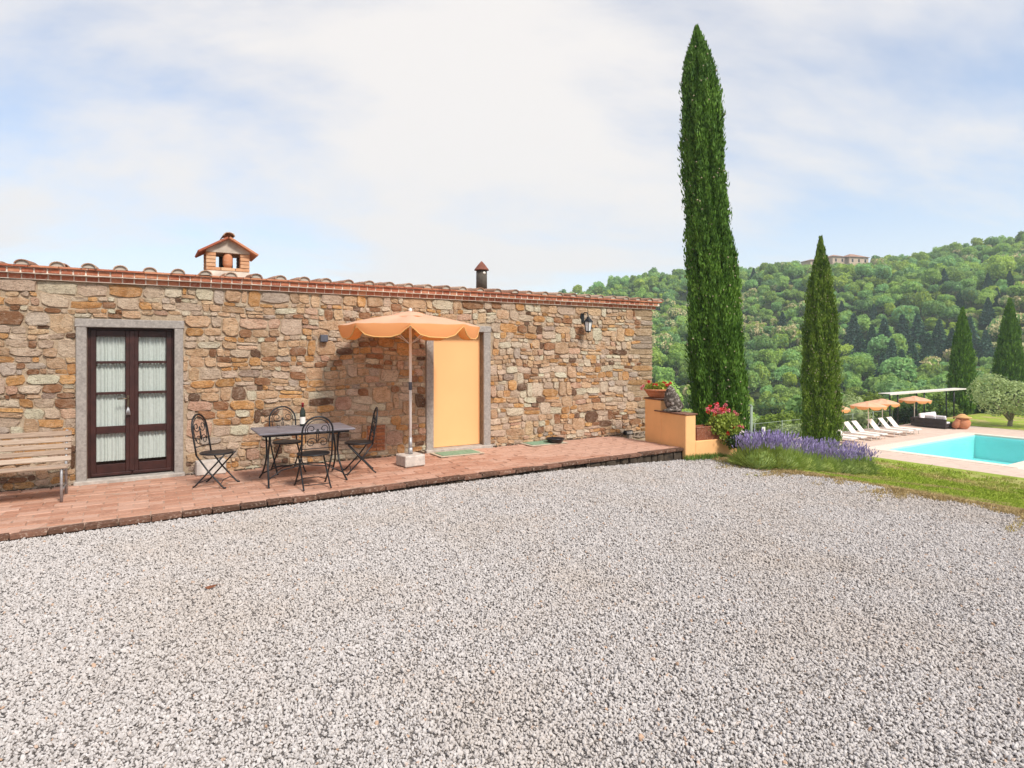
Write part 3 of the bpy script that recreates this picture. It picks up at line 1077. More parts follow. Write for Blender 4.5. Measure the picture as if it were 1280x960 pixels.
for ci, (z0, z1) in enumerate(course):
    hgt = z1 - z0
    qw = srng.uniform(0.28, 0.70) if hgt > 0.1 else srng.uniform(0.2, 0.4)
    QUOIN.append((-qw, 0.004, z0, z1))
    x = XL
    nxt_blocked = []
    while x < -qw - 0.02:
        w = max(0.075, min(0.42, hgt * srng.uniform(1.0, 3.0)))
        if srng.random() < 0.12:
            w *= 0.55
        if -qw - (x + w) < 0.08:
            w = -qw - x
        hitb = [b for b in blocked if b[0] < x + w and b[1] > x]
        if hitb:
            b = hitb[0]
            if b[0] - x > 0.06:
                w = b[0] - x
            else:
                x = b[1]
                continue
        top = z1
        if ci + 1 < len(course) and srng.random() < 0.16 and w > 0.11 and hgt + (course[ci + 1][1] - course[ci + 1][0]) < 0.26:
            top = course[ci + 1][1]
            nxt_blocked.append((x, x + w))
        cell_h = top - z0
        if srng.random() < 0.22 and 0.10 < cell_h and w > 0.16:
            k = srng.uniform(0.35, 0.65)
            cells.append((x, x + w, z0, z0 + cell_h * k))
            if srng.random() < 0.4:
                xm = x + w * srng.uniform(0.35, 0.65)
                cells.append((x, xm, z0 + cell_h * k, top))
                cells.append((xm, x + w, z0 + cell_h * k, top))
            else:
                cells.append((x, x + w, z0 + cell_h * k, top))
        else:
            cells.append((x, x + w, z0, top))
        x += w
    blocked = nxt_blocked
def wob(x, z):
    return (0.045 * mnoise.noise(Vector((x * 2.7, z * 2.3, 3.1))), 0.050 * mnoise.noise(Vector((x * 1.7, z * 2.2, 9.7))) * (1 if 0.0 < z < WH - 0.06 else 0.2))
stones = []
for x0, x1, z0, z1 in clip_cells(cells):
    g = srng.uniform(0.0005, 0.005)
    if x1 - x0 < 0.05 or z1 - z0 < 0.03:
        continue
    def cor(x, z, sx, sz):
        a, b = wob(x, z)
        return (x + a + sx * g + srng.uniform(-0.008, 0.008), z + b + sz * g + srng.uniform(-0.006, 0.006))
    quad = [cor(x0, z0, 1, 1), cor(x1, z0, -1, 1), cor(x1, z1, -1, -1), cor(x0, z1, 1, -1)]
    stones.append(((x1 - x0) * (z1 - z0), x0, stone(quad, srng.uniform(0.010, 0.030), tint(x0, z0))))
for x0, x1, z0, z1 in QUOIN:
    quad = [(x0 + 0.008, z0 + 0.006), (x1 + 0.008, z0 + 0.006), (x1 + 0.008, z1 - 0.006), (x0 + 0.008, z1 - 0.006)]
    stones.append(((x1 - x0) * (z1 - z0), x0, stone(quad, srng.uniform(0.012, 0.024), srng.choice([(0.60, 0.36, 0.17), (0.60, 0.44, 0.28), (0.56, 0.41, 0.26), (0.50, 0.40, 0.31)]), True)))
def tinted(name, items, parent, mat):
    vs, fs, ts = [], [], []
    for v, f, t_ in items:
        o = len(vs)
        vs += v
        fs += [tuple(i + o for i in q) for q in f]
        ts += [t_] * len(v)
    me = bpy.data.meshes.new(name)
    me.from_pydata(vs, [], fs)
    me.materials.append(MAT[mat])
    a = me.attributes.new('tint', 'FLOAT_COLOR', 'POINT')
    a.data.foreach_set('color', np.array([(*c, 1) for c in ts], dtype=np.float32).ravel())
    me.polygons.foreach_set('use_smooth', [False] * len(fs))
    me.update()
    return link(name, me, parent)
def shown(item):                                   # how large a stone shows: size over distance
    area, x0, _ = item
    wp = HW(x0, 0, 1.3)
    vis = 1.0 if wp.x / wp.y > -0.86 else 0.0
    return vis * area / (wp.y ** 2)
stones.sort(key=shown, reverse=True)
for _, _, it in stones[:300]:
    tinted('stone', [it], front, 'stone')
tag(tinted('small_stones', [s[2] for s in stones[300:]], front, 'stone'), kind='stuff')

# niche of thin bricks low in the wall
niche = link('brick_niche', None, house)
mb = MB()
mb.box((NX0 - 0.015, -0.002, NZ0), (NX1 + 0.015, 0.03, NZ1))
mb.build('mortar_bed', 'joint', niche)
nb = MB()
nb.box((0, 0, 0), ((NX1 - NX0) / 2 - 0.006, 0.03, 0.053), bev=0.004)
nme = nb.mesh('brick', 'niche_brick')
for i in range(7):
    for j in range(2):
        o = link('brick', nme, niche, (NX0 + j * (NX1 - NX0) / 2 + 0.003, -0.014 - 0.003 * ((i + j) % 2), NZ0 + 0.003 + i * 0.0595))

# dressed sandstone surrounds
def surround(name, xo0, xi0, xi1, xo1, ztop):
    s = link(name, None, house)
    e = 0.045
    mb = MB(); mb.box((xo0, -e, 0.0), (xi0, 0.16, ztop), bev=0.008); mb.build('jamb', 'grey_sandstone', s)
    mb = MB(); mb.box((xi1, -e, 0.0), (xo1, 0.16, ztop), bev=0.008); mb.build('jamb', 'grey_sandstone', s)
    mb = MB(); mb.box((xo0 - 0.012, -e - 0.004, ztop), (xo1 + 0.012, 0.16, ztop + FR), bev=0.008); mb.build('lintel', 'grey_sandstone', s)
    mb = MB(); mb.box((xo0 - 0.02, -0.10, -0.06), (xo1 + 0.02, 0.30, 0.045), bev=0.01); mb.build('threshold', 'sill_stone', s)
    return s
surround('door_surround', *d1, d1z)
surround('door_surround', *d2, d2z)

# glazed double door with curtains
door = link('glazed_door', None, house)
xa, xb = d1[1], d1[2]
xm = (xa + xb) / 2
zb0 = 0.048
yf = 0.075
mb = MB()
mb.box((xa, yf + 0.01, zb0), (xa + 0.028, yf + 0.085, d1z))
mb.box((xb - 0.028, yf + 0.01, zb0), (xb, yf + 0.085, d1z))
mb.box((xa + 0.028, yf + 0.01, d1z - 0.028), (xb - 0.028, yf + 0.085, d1z))
mb.build('frame', 'dark_wood', door)
for s, (l0, l1) in enumerate(((xa + 0.030, xm - 0.002), (xm + 0.002, xb - 0.030))):
    leaf = MB()
    st0, st1 = (0.065, 0.072) if s == 0 else (0.072, 0.065)
    rails = [(zb0 + 0.006, zb0 + 0.165), (0.62, 0.715), (1.135, 1.170), (1.545, 1.580), (d1z - 0.115, d1z - 0.032)]
    leaf.box((l0, yf, zb0 + 0.006), (l0 + st0, yf + 0.045, d1z - 0.032), bev=0.004)
    leaf.box((l1 - st1, yf, zb0 + 0.006), (l1, yf + 0.045, d1z - 0.032), bev=0.004)
    for z0, z1 in rails:
        leaf.box((l0 + st0, yf + 0.004, z0), (l1 - st1, yf + 0.041, z1), bev=0.004)
    leaf.box((l0 + 0.01, yf - 0.022, zb0 + 0.020), (l1 - 0.01, yf - 0.0005, zb0 + 0.055), bev=0.006)
    leaf.build('door_leaf', 'dark_wood', door)
    for (a0, a1), (b0, b1) in zip(rails[:-1], rails[1:]):
        g = MB()
        g.add([(l0 + st0, yf + 0.024, a1), (l1 - st1, yf + 0.024, a1), (l1 - st1, yf + 0.024, b0), (l0 + st0, yf + 0.024, b0)], [(0, 1, 2, 3)])
        g.build('pane', 'window_glass', door)
    cu = MB()
    n = 90
    vs = []
    for i in range(n):
        xx_ = l0 + st0 - 0.02 + (l1 - st1 - l0 - st0 + 0.04) * i / (n - 1)
        yy_ = yf + 0.066 + 0.010 * math.sin(i * 0.62 + 1.2 * math.sin(i * 0.21 + s)) + 0.003 * math.sin(i * 1.9)
        vs += [(xx_, yy_, zb0 + 0.20), (xx_, yy_ + 0.004, d1z - 0.06)]
    cu.add(vs, [(2 * i, 2 * i + 2, 2 * i + 3, 2 * i + 1) for i in range(n - 1)], 0, True)
    cu.build('curtain', 'curtain_cloth', door)
mb = MB()
mb.box((xm - 0.03, yf - 0.012, zb0 + 0.06), (xm + 0.03, yf - 0.0005, d1z - 0.035), bev=0.004)
mb.build('astragal', 'dark_wood', door)
mb = MB()
hx, hz = xm - 0.045, 1.06
mb.box((hx - 0.014, yf - 0.008, hz - 0.13), (hx + 0.014, yf - 0.0006, hz + 0.06), bev=0.003)
mb.tube([(hx, yf - 0.006, hz + 0.02), (hx, yf - 0.05, hz + 0.02), (hx - 0.03, yf - 0.055, hz + 0.02), (hx - 0.12, yf - 0.055, hz + 0.016)], 0.008, 8)
mb.tube([(hx, yf - 0.006, hz - 0.09), (hx, yf - 0.045, hz - 0.09)], 0.006, 6)
mb.build('handle', 'bronze', door)
mb = MB()
for k in range(4):
    a = -0.5 + k * 0.35
    mb.tube([(hx, yf - 0.040, hz - 0.095), (hx + 0.03 * math.sin(a), yf - 0.042, hz - 0.15), (hx + 0.045 * math.sin(a), yf - 0.042, hz - 0.20)], 0.007, 6)
mb.build('key_bunch', 'galvanised', door)

# plain yellow door
ydoor = link('painted_door', None, house)
mb = MB()
mb.box((d2[1] + 0.002, 0.10, 0.050), (d2[2] - 0.002, 0.145, d2z - 0.002), bev=0.004)
mb.build('door_panel', 'yellow_paint', ydoor)

# cornice: two courses of stretcher bricks and a course of thin tiles
corn = link('cornice', None, house)
xr = 0.15
mb = MB()
mb.box((XL, -0.053, WH + 0.001), (0.045, 0.30, WH + 0.070))
mb.box((XL, -0.113, WH + 0.0705), (0.105, 0.30, WH + 0.140))
mb.build('mortar_bed', 'pale_joint', corn)
def brick_run(L, hgt, dep):
    b = MB()
    b.box((0, 0, 0), (L, dep, hgt), bev=0.005)
    return b.mesh('brick', 'cornice_brick')
bme = [brick_run(0.118, 0.056, 0.12), brick_run(0.121, 0.057, 0.12), brick_run(0.115, 0.055, 0.12)]
cr = random.Random(3)
for row, (zz_, out, xend) in enumerate(((WH + 0.008, 0.058, 0.055), (WH + 0.078, 0.118, 0.115))):
    x = xend - 0.120
    i = 0
    x -= 0.06 * row
    while x > -11.9:
        o = link('brick', bme[cr.randrange(3)], corn, (x, -out + cr.uniform(-0.003, 0.001), zz_ + cr.uniform(-0.002, 0.002)))
        x -= 0.131
        i += 1
tb = MB(); tb.box((0, 0, 0), (0.30, 0.40, 0.024), bev=0.004)
tme = tb.mesh('eave_tile', 'cornice_brick')
x = 0.16 - 0.30
while x > -12.2:
    link('eave_tile', tme, corn, (x, -0.150 + cr.uniform(-0.004, 0.004), WH + 0.1405))
    x -= 0.304

# roof: low single pitch, flat pan tiles and half-round cover tiles
roof = link('roof', None, house)
RZ, RS = WH + 0.168, 0.045
mb = MB()
mb.add([(XL, -0.14, RZ), (0.20, -0.14, RZ), (0.20, 6.6, RZ + 6.74 * RS), (XL, 6.6, RZ + 6.74 * RS),
        (XL, -0.14, RZ - 0.0025), (0.20, -0.14, RZ - 0.0025), (0.20, 6.6, RZ + 6.74 * RS - 0.06), (XL, 6.6, RZ + 6.74 * RS - 0.06)],
       [(0, 1, 2, 3), (4, 7, 6, 5), (0, 4, 5, 1), (1, 5, 6, 2), (2, 6, 7, 3), (3, 7, 4, 0)])
mb.build('roof_deck', 'roof_tile', roof)
def cover_tile(seed):
    b = MB()
    r_ = random.Random(seed)
    n = 9
    L = 0.46
    vs = []
    for (y, ro, ri, dz) in ((0.0, 0.084, 0.070, 0.0), (L, 0.070, 0.057, L * RS + 0.014)):
        for i in range(n):
            a = math.pi * i / (n - 1)
            vs.append((ro * math.cos(a), y, ro * math.sin(a) * 0.74 + dz))
        for i in range(n):
            a = math.pi * i / (n - 1)
            vs.append((ri * math.cos(a), y, ri * math.sin(a) * 0.74 + dz))
    fs = []
    for i in range(n - 1):
        fs += [(i, i + 1, 2 * n + i + 1, 2 * n + i), (n + i, 3 * n + i, 3 * n + i + 1, n + i + 1), (i, n + i, n + i + 1, i + 1),
               (2 * n + i, 2 * n + i + 1, 3 * n + i + 1, 3 * n + i)]
    b.add(vs, fs, 0, False)
    return b.mesh('cover_tile', 'roof_tile')
ct = [cover_tile(i) for i in range(2)]
fill = MB()
fill.lathe([(0.0, 0.0), (0.086, 0.0), (0.084, 0.02)], 16)
fvs = [(0.071 * math.cos(math.pi * i / 8), 0.0, 0.071 * 0.74 * math.sin(math.pi * i / 8)) for i in range(9)]
fm = MB()
fm.add(fvs + [(p_[0], 0.06, p_[2]) for p_ in fvs], [tuple(range(9))] + [(i, i + 9, i + 10, i + 1) for i in range(8)])
fme = fm.mesh('tile_mortar', 'cement')
x = 0.13
first = True
rest = MB()
xs_t = []
while x > -12.2:
    xs_t.append(x)
    x -= 0.335 + cr.uniform(-0.012, 0.012)
for x in xs_t:
    o = link('cover_tile', ct[cr.randrange(2)], roof, (x, -0.16 + cr.uniform(-0.03, 0.02), RZ + 0.002))
    o.rotation_euler = (cr.uniform(-0.02, 0.03), cr.uniform(-0.07, 0.07), cr.uniform(-0.06, 0.06))
    m_ = link('mortar', fme, o, (0, 0.022, -0.001))
    for k in range(1, 17):
        y = -0.16 + 0.40 * k
        me_ = ct[0]
        dx, dz = cr.uniform(-0.01, 0.01), cr.uniform(0, 0.012)
        rest.add([(v.co.x + x + dx, v.co.y + y, v.co.z + RZ + 0.006 + (y + 0.16) * RS + dz) for v in me_.vertices], [tuple(p_.vertices) for p_ in me_.polygons])
tag(rest.build('upper_tiles', 'roof_tile', roof), kind='stuff')

# brick chimney with little gabled hat
chx, _ = W(283, 330, -1.5)
chim = link('chimney', None, house, (chx, 1.5, RZ + 1.6 * RS))
cw, cd = 0.32, 0.27
mb = MB()
mb.add([(-cw - 0.17, -cd - 0.16, -0.1), (cw + 0.21, -cd - 0.16, -0.1), (cw + 0.21, cd + 0.1, -0.1), (-cw - 0.17, cd + 0.1, -0.1),
        (-cw + 0.01, -cd + 0.01, 0.17), (cw - 0.01, -cd + 0.01, 0.17), (cw - 0.01, cd - 0.01, 0.17), (-cw + 0.01, cd - 0.01, 0.17)],
       [(0, 1, 5, 4), (1, 2, 6, 5), (2, 3, 7, 6), (3, 0, 4, 7), (4, 5, 6, 7)])
mb.build('base', 'cement', chim)
def cb(w, d_, h_):
    b = MB(); b.box((0, 0, 0), (w, d_, h_), bev=0.005)
    return b.mesh('brick', 'chimney_brick')
b_corner, b_long = cb(0.14, 0.12, 0.052), cb(0.209, 0.12, 0.052)
for yy_ in (-cd, cd - 0.12):
    for i in range(3):
        link('brick', b_long, chim, (-cw + i * 0.2155, yy_, 0.172))
    for sx in (0, 1):
        for i in range(4):
            link('brick', b_corner, chim, (-cw if sx == 0 else cw - 0.14, yy_ + cr.uniform(-.004, .004), 0.231 + i * 0.058))
bs = cb(0.12, 0.29, 0.052)
for sx in (0, 1):
    link('brick', bs, chim, (-cw + 0.002 if sx == 0 else cw - 0.122, -cd + 0.125, 0.172))
for yy_ in (-cd - 0.003, cd - 0.11):
    mb = MB()                      # plastered gable
    zt = 0.463
    mb.add([(-cw, yy_, zt), (cw, yy_, zt), (cw, yy_, zt + 0.035), (0, yy_, zt + 0.225), (-cw, yy_, zt + 0.035),
            (-cw, yy_ + 0.113, zt), (cw, yy_ + 0.113, zt), (cw, yy_ + 0.113, zt + 0.035), (0, yy_ + 0.113, zt + 0.225), (-cw, yy_ + 0.113, zt + 0.035)],
           [(0, 1, 2, 3, 4), (9, 8, 7, 6, 5), (0, 5, 6, 1), (1, 6, 7, 2), (2, 7, 8, 3), (3, 8, 9, 4), (4, 9, 5, 0)])
    mb.build('gable', 'cement', chim)
mb = MB()
mb.lathe([(0.05, 0.225), (0.074, 0.28), (0.076, 0.38), (0.06, 0.463)], 14, (0.0, -cd + 0.075, 0))
mb.build('terracotta_pillar', 'terracotta', chim)
mb = MB(); mb.box((-cw + 0.13, 0.02, 0.225), (-0.19, 0.04, 0.44)); mb.box((-0.11, 0.02, 0.225), (0.10, 0.04, 0.44)); mb.box((0.165, 0.02, 0.225), (cw - 0.13, 0.04, 0.44))
mb.build('flue_baffle', 'black_iron', chim)
for sx in (-1, 1):
    mb = MB()
    a = math.atan2(0.19, cw)
    mb.box((0, -cd - 0.11, 0), (0.50, cd + 0.09, 0.035), bev=0.006)
    o = mb.build('roof_slab', 'cornice_brick', chim, (0, 0, 0.463 + 0.222))
    o.rotation_euler = (0, a, 0) if sx > 0 else (0, a, math.pi)
o = link('ridge_tile', ct[0], chim, (0.0, -cd - 0.13, 0.463 + 0.255))
o.scale = (1.05, 1.5, 1.0)
# slim round flue with a conical cap
fx, _ = W(602, 350, -1.2)
flue = link('flue', None, house, (fx, 1.2, RZ + 1.2 * RS))
mb = MB(); mb.lathe([(0.15, -0.02), (0.15, 0.10), (0.115, 0.115)], 18); mb.build('collar', 'terracotta', flue)
mb = MB(); mb.lathe([(0.112, 0.10), (0.108, 0.52)], 18); mb.build('pipe', plain('sooty_tin', (0.085, 0.072, 0.058), 0.8, var=0.4, scale=14), flue)
mb = MB(); mb.lathe([(0.150, 0.515), (0.145, 0.53), (0.07, 0.63), (0.008, 0.70)], 18); mb.build('cone_cap', plain('sooty_clay', (0.20, 0.075, 0.05), 0.9, var=0.3), flue)
mb = MB(); mb.lathe([(0.03, 0.0), (0.03, 0.004)], 12)
o = mb.build('vent_hole', 'paper', flue, (0.0, -0.1105, 0.455)); o.rotation_euler = (math.pi / 2, 0, 0)

# ------------------------------------------------------------------ patio of worn bricks
def hxy(x, out):
    w_ = HW(x, out, 0)
    return w_.x, w_.y
pa_x, pa_o, _ = to_house((PA[0], PA[1], 0))
pb_x, pb_o, _ = to_house((PB[0], PB[1], 0))
def front_out(x):
    return pa_o + (pb_o - pa_o) * (x - pa_x) / (pb_x - pa_x)
PXL, PXR = -12.3, pb_x
patio = link('patio', None, None, HO, HA)
tag(patio, 'worn red brick terrace along the front of the stone house', kind='structure')
EDGE = 0.125
mb = MB()
vs = [(PXL, 0.02, -0.008), (PXR - 0.02, 0.02, -0.008), (PXR - 0.02, -front_out(PXR) + 0.09, -0.008), (PXL, -front_out(PXL) + 0.09, -0.008)]
mb.add(vs + [(a, b, -0.6) for a, b, _ in vs], [(3, 2, 1, 0), (0, 1, 5, 4), (1, 2, 6, 5), (2, 3, 7, 6), (3, 0, 4, 7)])
mb.build('joint_bed', 'joint', patio)
pr = random.Random(8)
BL, BW = 0.285, 0.140
bricks = []
row = 0
y = 0.05
while y < 2.75:
    x = PXL + (0.145 if row % 2 else 0) + pr.uniform(-0.02, 0.02)
    while x < PXR - 0.05:
        if y + BW < min(front_out(x), front_out(x + BL)) - EDGE + 0.055:
            bricks.append((x, y, min(BL, PXR - x)))
        x += BL + 0.010
    row += 1
    y += BW + 0.009
def near_view(b):
    w_ = HW(b[0], b[1], 0)
    return w_.y + (100 if abs(w_.x / w_.y) > 0.88 else 0)
bricks.sort(key=near_view)
pme = []
for i in range(5):
    b = MB(); b.box((0, -BW, -0.03), (BL, 0, 0), bev=0.006, jit=0.0025, rng=pr); pme.append(b.mesh('paving_brick', 'paving'))
rest = MB()
for i, (x, y, L) in enumerate(bricks):
    dz = pr.uniform(-0.006, 0.003)
    if i < 300:
        o = link('paving_brick', pme[pr.randrange(5)], patio, (x, -y, dz))
        o.rotation_euler = (pr.uniform(-0.008, 0.008), pr.uniform(-0.008, 0.008), pr.uniform(-0.008, 0.008))
        o.scale = (L / BL, 1, 1)
    else:
        rest.box((x, -y - BW, -0.03), (x + L, -y, dz), bev=0.006, jit=0.002, rng=pr)
tag(rest.build('paving_bricks', 'paving', patio), kind='stuff')
ang = math.atan2(-(pb_o - pa_o), pb_x - pa_x)
eme = []
for i in range(4):
    b = MB(); b.box((0, 0, -0.045), (0.275, 0.125, 0.004), bev=0.008, jit=0.004, rng=pr); eme.append(b.mesh('edge_brick', 'edge_brick'))
x = PXL
while x < PXR - 0.1:
    o = link('edge_brick', eme[pr.randrange(4)], patio, (x, -front_out(x) + pr.uniform(-0.006, 0.006), pr.uniform(-0.006, 0.002)))
    o.rotation_euler = (pr.uniform(-0.02, 0.02), 0, ang)
    x += 0.283
# rough footing below the edge bricks
mb = MB()
x = PXL
i = 0
while x < PXR - 0.03:
    w = min(pr.uniform(0.07, 0.26), PXR - x)
    mb.box((x, -front_out(x + w / 2) + 0.010 + pr.uniform(0, 0.045), -0.5), (x + w - 0.012, -front_out(x + w / 2) + 0.2, -0.049 - pr.uniform(0, 0.015)), bev=0.02, jit=0.012, rng=pr)
    x += w
mb.build('footing', plain('mossy_stone', (0.062, 0.046, 0.032), 0.95, var=0.6, scale=9, bump=0.9), patio)
# moss, weeds and dirt along the foot of the wall
mb = MB()
for i in range(420):
    x = pr.uniform(-12, -0.1)
    if (d1[0] < x < d1[3]) or (d2[0] - 0.05 < x < d2[3] + 0.05):
        continue
    out = abs(pr.gauss(0, 0.035)) + 0.012
    mb.blob((x, -out, 0.004), (pr.uniform(0.012, 0.035), pr.uniform(0.01, 0.025), pr.uniform(0.006, 0.018)), 0, 0.5, i, 0, False)
tag(mb.build('wall_foot_dirt', plain('dirt', (0.085, 0.062, 0.042), 1.0, var=0.5, scale=20), patio), kind='stuff')

# ------------------------------------------------------------------ folding iron chairs and the table
def spiral(cx, cz, r0, r1, a0, turns, n=16):
    out = []
    for i in range(n + 1):
        k = i / n
        a = a0 + turns * 2 * math.pi * k
        rr_ = r0 + (r1 - r0) * k
        out.append((cx + rr_ * math.cos(a), cz + rr_ * math.sin(a)))
    return out
def make_chair():
    t = link('folding_chair', None)
    def by(z):                      # x of the leaning back plane at height z
        return -0.165 - 0.085 * (z - 0.40) / 0.5
    hw, zt, zs = 0.185, 0.90, 0.415
    arch = []
    for s in range(4):
        z = 0.40 + (zt - hw - 0.40) * s / 3
        arch.append((by(z), -hw, z))
    for s in range(1, 12):
        a = math.pi * (1 - s / 12)
        z = zt - hw + hw * math.sin(a)
        arch.append((by(z), hw * math.cos(a), z))
    for s in range(4):
        z = zt - hw + (0.40 - zt + hw) * s / 3
        arch.append((by(z), hw, z))
    mb = MB(); mb.tube(arch, 0.0115, 8); mb.build('back_frame', 'black_iron', t)
    mb = MB()
    ih = hw - 0.035
    inner = [(-ih * math.cos(math.pi * i / 12), zt - hw + (hw - 0.035) * math.sin(math.pi * i / 12)) for i in range(13)]
    for sg in (-1, 1):
        for path in (spiral(sg * 0.075, 0.745, 0.070, 0.014, math.pi / 2 + sg * (math.pi / 2), sg * 1.35, 22),
                     spiral(sg * 0.072, 0.575, 0.066, 0.014, math.pi / 2 + sg * (math.pi / 2), -sg * 1.35, 22),
                     [(sg * 0.145, 0.745), (sg * 0.150, 0.68), (sg * 0.138, 0.575)],
                     [(0.0, 0.74), (sg * 0.012, 0.66), (sg * 0.006, 0.575)]):
            mb.tube([(by(z), y_, z) for y_, z in path], 0.0055, 5)
    mb.tube([(by(z), y_, z) for y_, z in inner], 0.006, 5)
    mb.tube([(by(0.50), -hw, 0.50), (by(0.50), hw, 0.50)], 0.006, 5)
    mb.build('scrollwork', 'black_iron', t)
    mb = MB()
    mb.lathe([(0.0, zs - 0.012), (0.195, zs - 0.012), (0.203, zs - 0.004), (0.200, zs + 0.006), (0.185, zs + 0.008), (0.0, zs + 0.004)], 28)
    mb.build('seat', 'black_iron', t)
    for sg in (-1, 1):
        mb = MB(); mb.tube([(by(0.40), sg * hw, 0.40), (-0.02, sg * (hw + 0.002), 0.21), (0.16, sg * (hw + 0.005), 0.02), (0.178, sg * (hw + 0.006), 0.006), (0.205, sg * (hw + 0.006), 0.004)], 0.0105, 7)
        mb.build('leg', 'black_iron', t)
        mb = MB(); mb.tube([(0.165, sg * (hw - 0.03), 0.405), (0.0, sg * (hw - 0.028), 0.225), (-0.195, sg * (hw - 0.022), 0.015), (-0.22, sg * (hw - 0.02), 0.004)], 0.0105, 7)
        mb.build('leg', 'black_iron', t)
    mb = MB()
    mb.tube([(0.135, -hw, 0.048), (0.125, -0.09, 0.085), (0.125, 0.09, 0.085), (0.135, hw, 0.048)], 0.006, 5)
    mb.tube([(-0.165, -hw + 0.025, 0.05), (-0.165, hw - 0.025, 0.05)], 0.006, 5)
    mb.build('stretcher', 'black_iron', t)
    return t
ch0 = make_chair()
HAd = HA
spots = [((-3.765, 7.757), 0.0, 'black iron folding chair beside the glazed door, facing the table end'),
         ((-3.20, 8.66), HA - math.pi / 2 + 0.12, 'black iron folding chair behind the table, against the stone wall'),
         ((-2.51, 7.69), HA + math.pi / 2, 'black iron folding chair in front of the table, its back to the yard'),
         ((-2.17, 8.62), math.pi + 0.35, 'black iron folding chair between the table and the parasol')]
for i, ((cx, cy), a, lab) in enumerate(spots):
    o = ch0 if i == 0 else dup(ch0)
    o.location = (cx, cy, 0.006)
    o.rotation_euler = (0, 0, a)
    tag(o, lab, 'chair', 'folding chairs round the terrace table')
TC = Vector((-2.795, 8.125, 0.0))
tbl = thing('terrace_table', 'rectangular slate grey table with black scrolled iron legs on the terrace', 'table', (TC.x, TC.y, 0.006), HA)
mb = MB(); mb.box((-0.60, -0.375, 0.655), (0.60, 0.375, 0.682), bev=0.008); mb.build('tabletop', 'table_top', tbl)
mb = MB()
for sg in (-1, 1):
    mb.box((-0.53, sg * 0.30 - 0.012, 0.625), (0.53, sg * 0.30 + 0.012, 0.6545))
    mb.box((sg * 0.53 - 0.012, -0.288, 0.625), (sg * 0.53 + 0.012, 0.288, 0.6545))
mb.build('apron', 'black_iron', tbl)
for sx in (-1, 1):
    for sy in (-1, 1):
        mb = MB()
        mb.tube([(sx * 0.44, sy * 0.16, 0.63), (sx * 0.44, sy * 0.10, 0.50), (sx * 0.445, sy * 0.055, 0.36), (sx * 0.455, sy * 0.10, 0.22), (sx * 0.47, sy * 0.24, 0.08),
                 (sx * 0.485, sy * 0.345, 0.012), (sx * 0.485, sy * 0.375, 0.006)], 0.0125, 7)
        mb.build('leg', 'black_iron', tbl)
mb = MB()
for sy in (-1, 1):
    mb.tube([(-0.47, sy * 0.24, 0.08), (-0.30, sy * 0.14, 0.165), (0.0, sy * 0.05, 0.20), (0.30, sy * 0.14, 0.165), (0.47, sy * 0.24, 0.08)], 0.009, 6)
mb.tube([(0, -0.05, 0.20), (0, 0.05, 0.20)], 0.009, 6)
mb.build('stretcher', 'black_iron', tbl)
def on_table(dx, dy):
    c, s = math.cos(HA), math.sin(HA)
    return (TC.x + dx * c - dy * s, TC.y + dx * s + dy * c, 0.689)
bot = thing('wine_bottle', 'dark red wine bottle with cream label and red capsule on the table', 'bottle', on_table(0.04, 0.20))
mb = MB(); mb.lathe([(0.034, 0.0), (0.037, 0.006), (0.037, 0.19), (0.030, 0.215), (0.0155, 0.245), (0.0148, 0.262)], 18); mb.build('glass_body', 'bottle_glass', bot)
mb = MB(); mb.lathe([(0.0378, 0.03), (0.0378, 0.125)], 18, cap=False); mb.build('label', 'paper', bot)
mb = MB(); mb.lathe([(0.0155, 0.255), (0.0150, 0.305), (0.0165, 0.306), (0.0165, 0.318), (0.0, 0.319)], 14); mb.build('capsule', 'wine_foil', bot)
def wine_glass(dx, dy, lab):
    g = thing('wine_glass', lab, 'glass', on_table(dx, dy))
    mb = MB(); mb.lathe([(0.035, 0.0), (0.034, 0.003), (0.006, 0.006), (0.004, 0.09)], 16); mb.build('stem', 'window_glass', g)
    mb = MB(); mb.lathe([(0.004, 0.09), (0.03, 0.11), (0.042, 0.145), (0.040, 0.18), (0.034, 0.21)], 16, cap=False); mb.build('bowl', 'window_glass', g)
wine_glass(-0.07, 0.21, 'clear stemmed wine glass just beside the wine bottle')
wine_glass(-0.27, 0.14, 'clear stemmed wine glass away from the bottle, towards the door end')

# ------------------------------------------------------------------ parasols
def canopy_shell(rad, z_edge, z_top, seg=8, sub=6, rot=0.0, sag=0.05, drop=0.13, inner=0.10):
    """octagonal canopy with sagging panels and a scalloped valance"""
    vs, fs = [], []
    rows = 7
    na_ = seg * sub
    for j in range(rows + 1):
        k = j / rows
        for i in range(na_):
            a = rot + 2 * math.pi * i / na_
            f = (i % sub) / sub
            polyr = math.cos(math.pi / seg) / math.cos((f - 0.5) * 2 * math.pi / seg)
            r_ = rad * (inner + (1 - inner) * k)
            r_ *= (1 - k * 0.0) * (polyr * 1.0)
            z_ = z_top + (z_edge - z_top) * (k ** 1.75)
            z_ -= sag * math.sin(math.pi * f) * math.sin(math.pi * min(1, k * 0.95)) * 0.9
            z_ += 0.012 * mnoise.noise(Vector((r_ * math.cos(a) * 4, r_ * math.sin(a) * 4, rad * 9))) * k
            vs.append((r_ * math.cos(a), r_ * math.sin(a), z_))
    for j in range(rows):
        for i in range(na_):
            i2 = (i + 1) % na_
            fs.append((j * na_ + i, j * na_ + i2, (j + 1) * na_ + i2, (j + 1) * na_ + i))
    return vs, fs, na_, rows
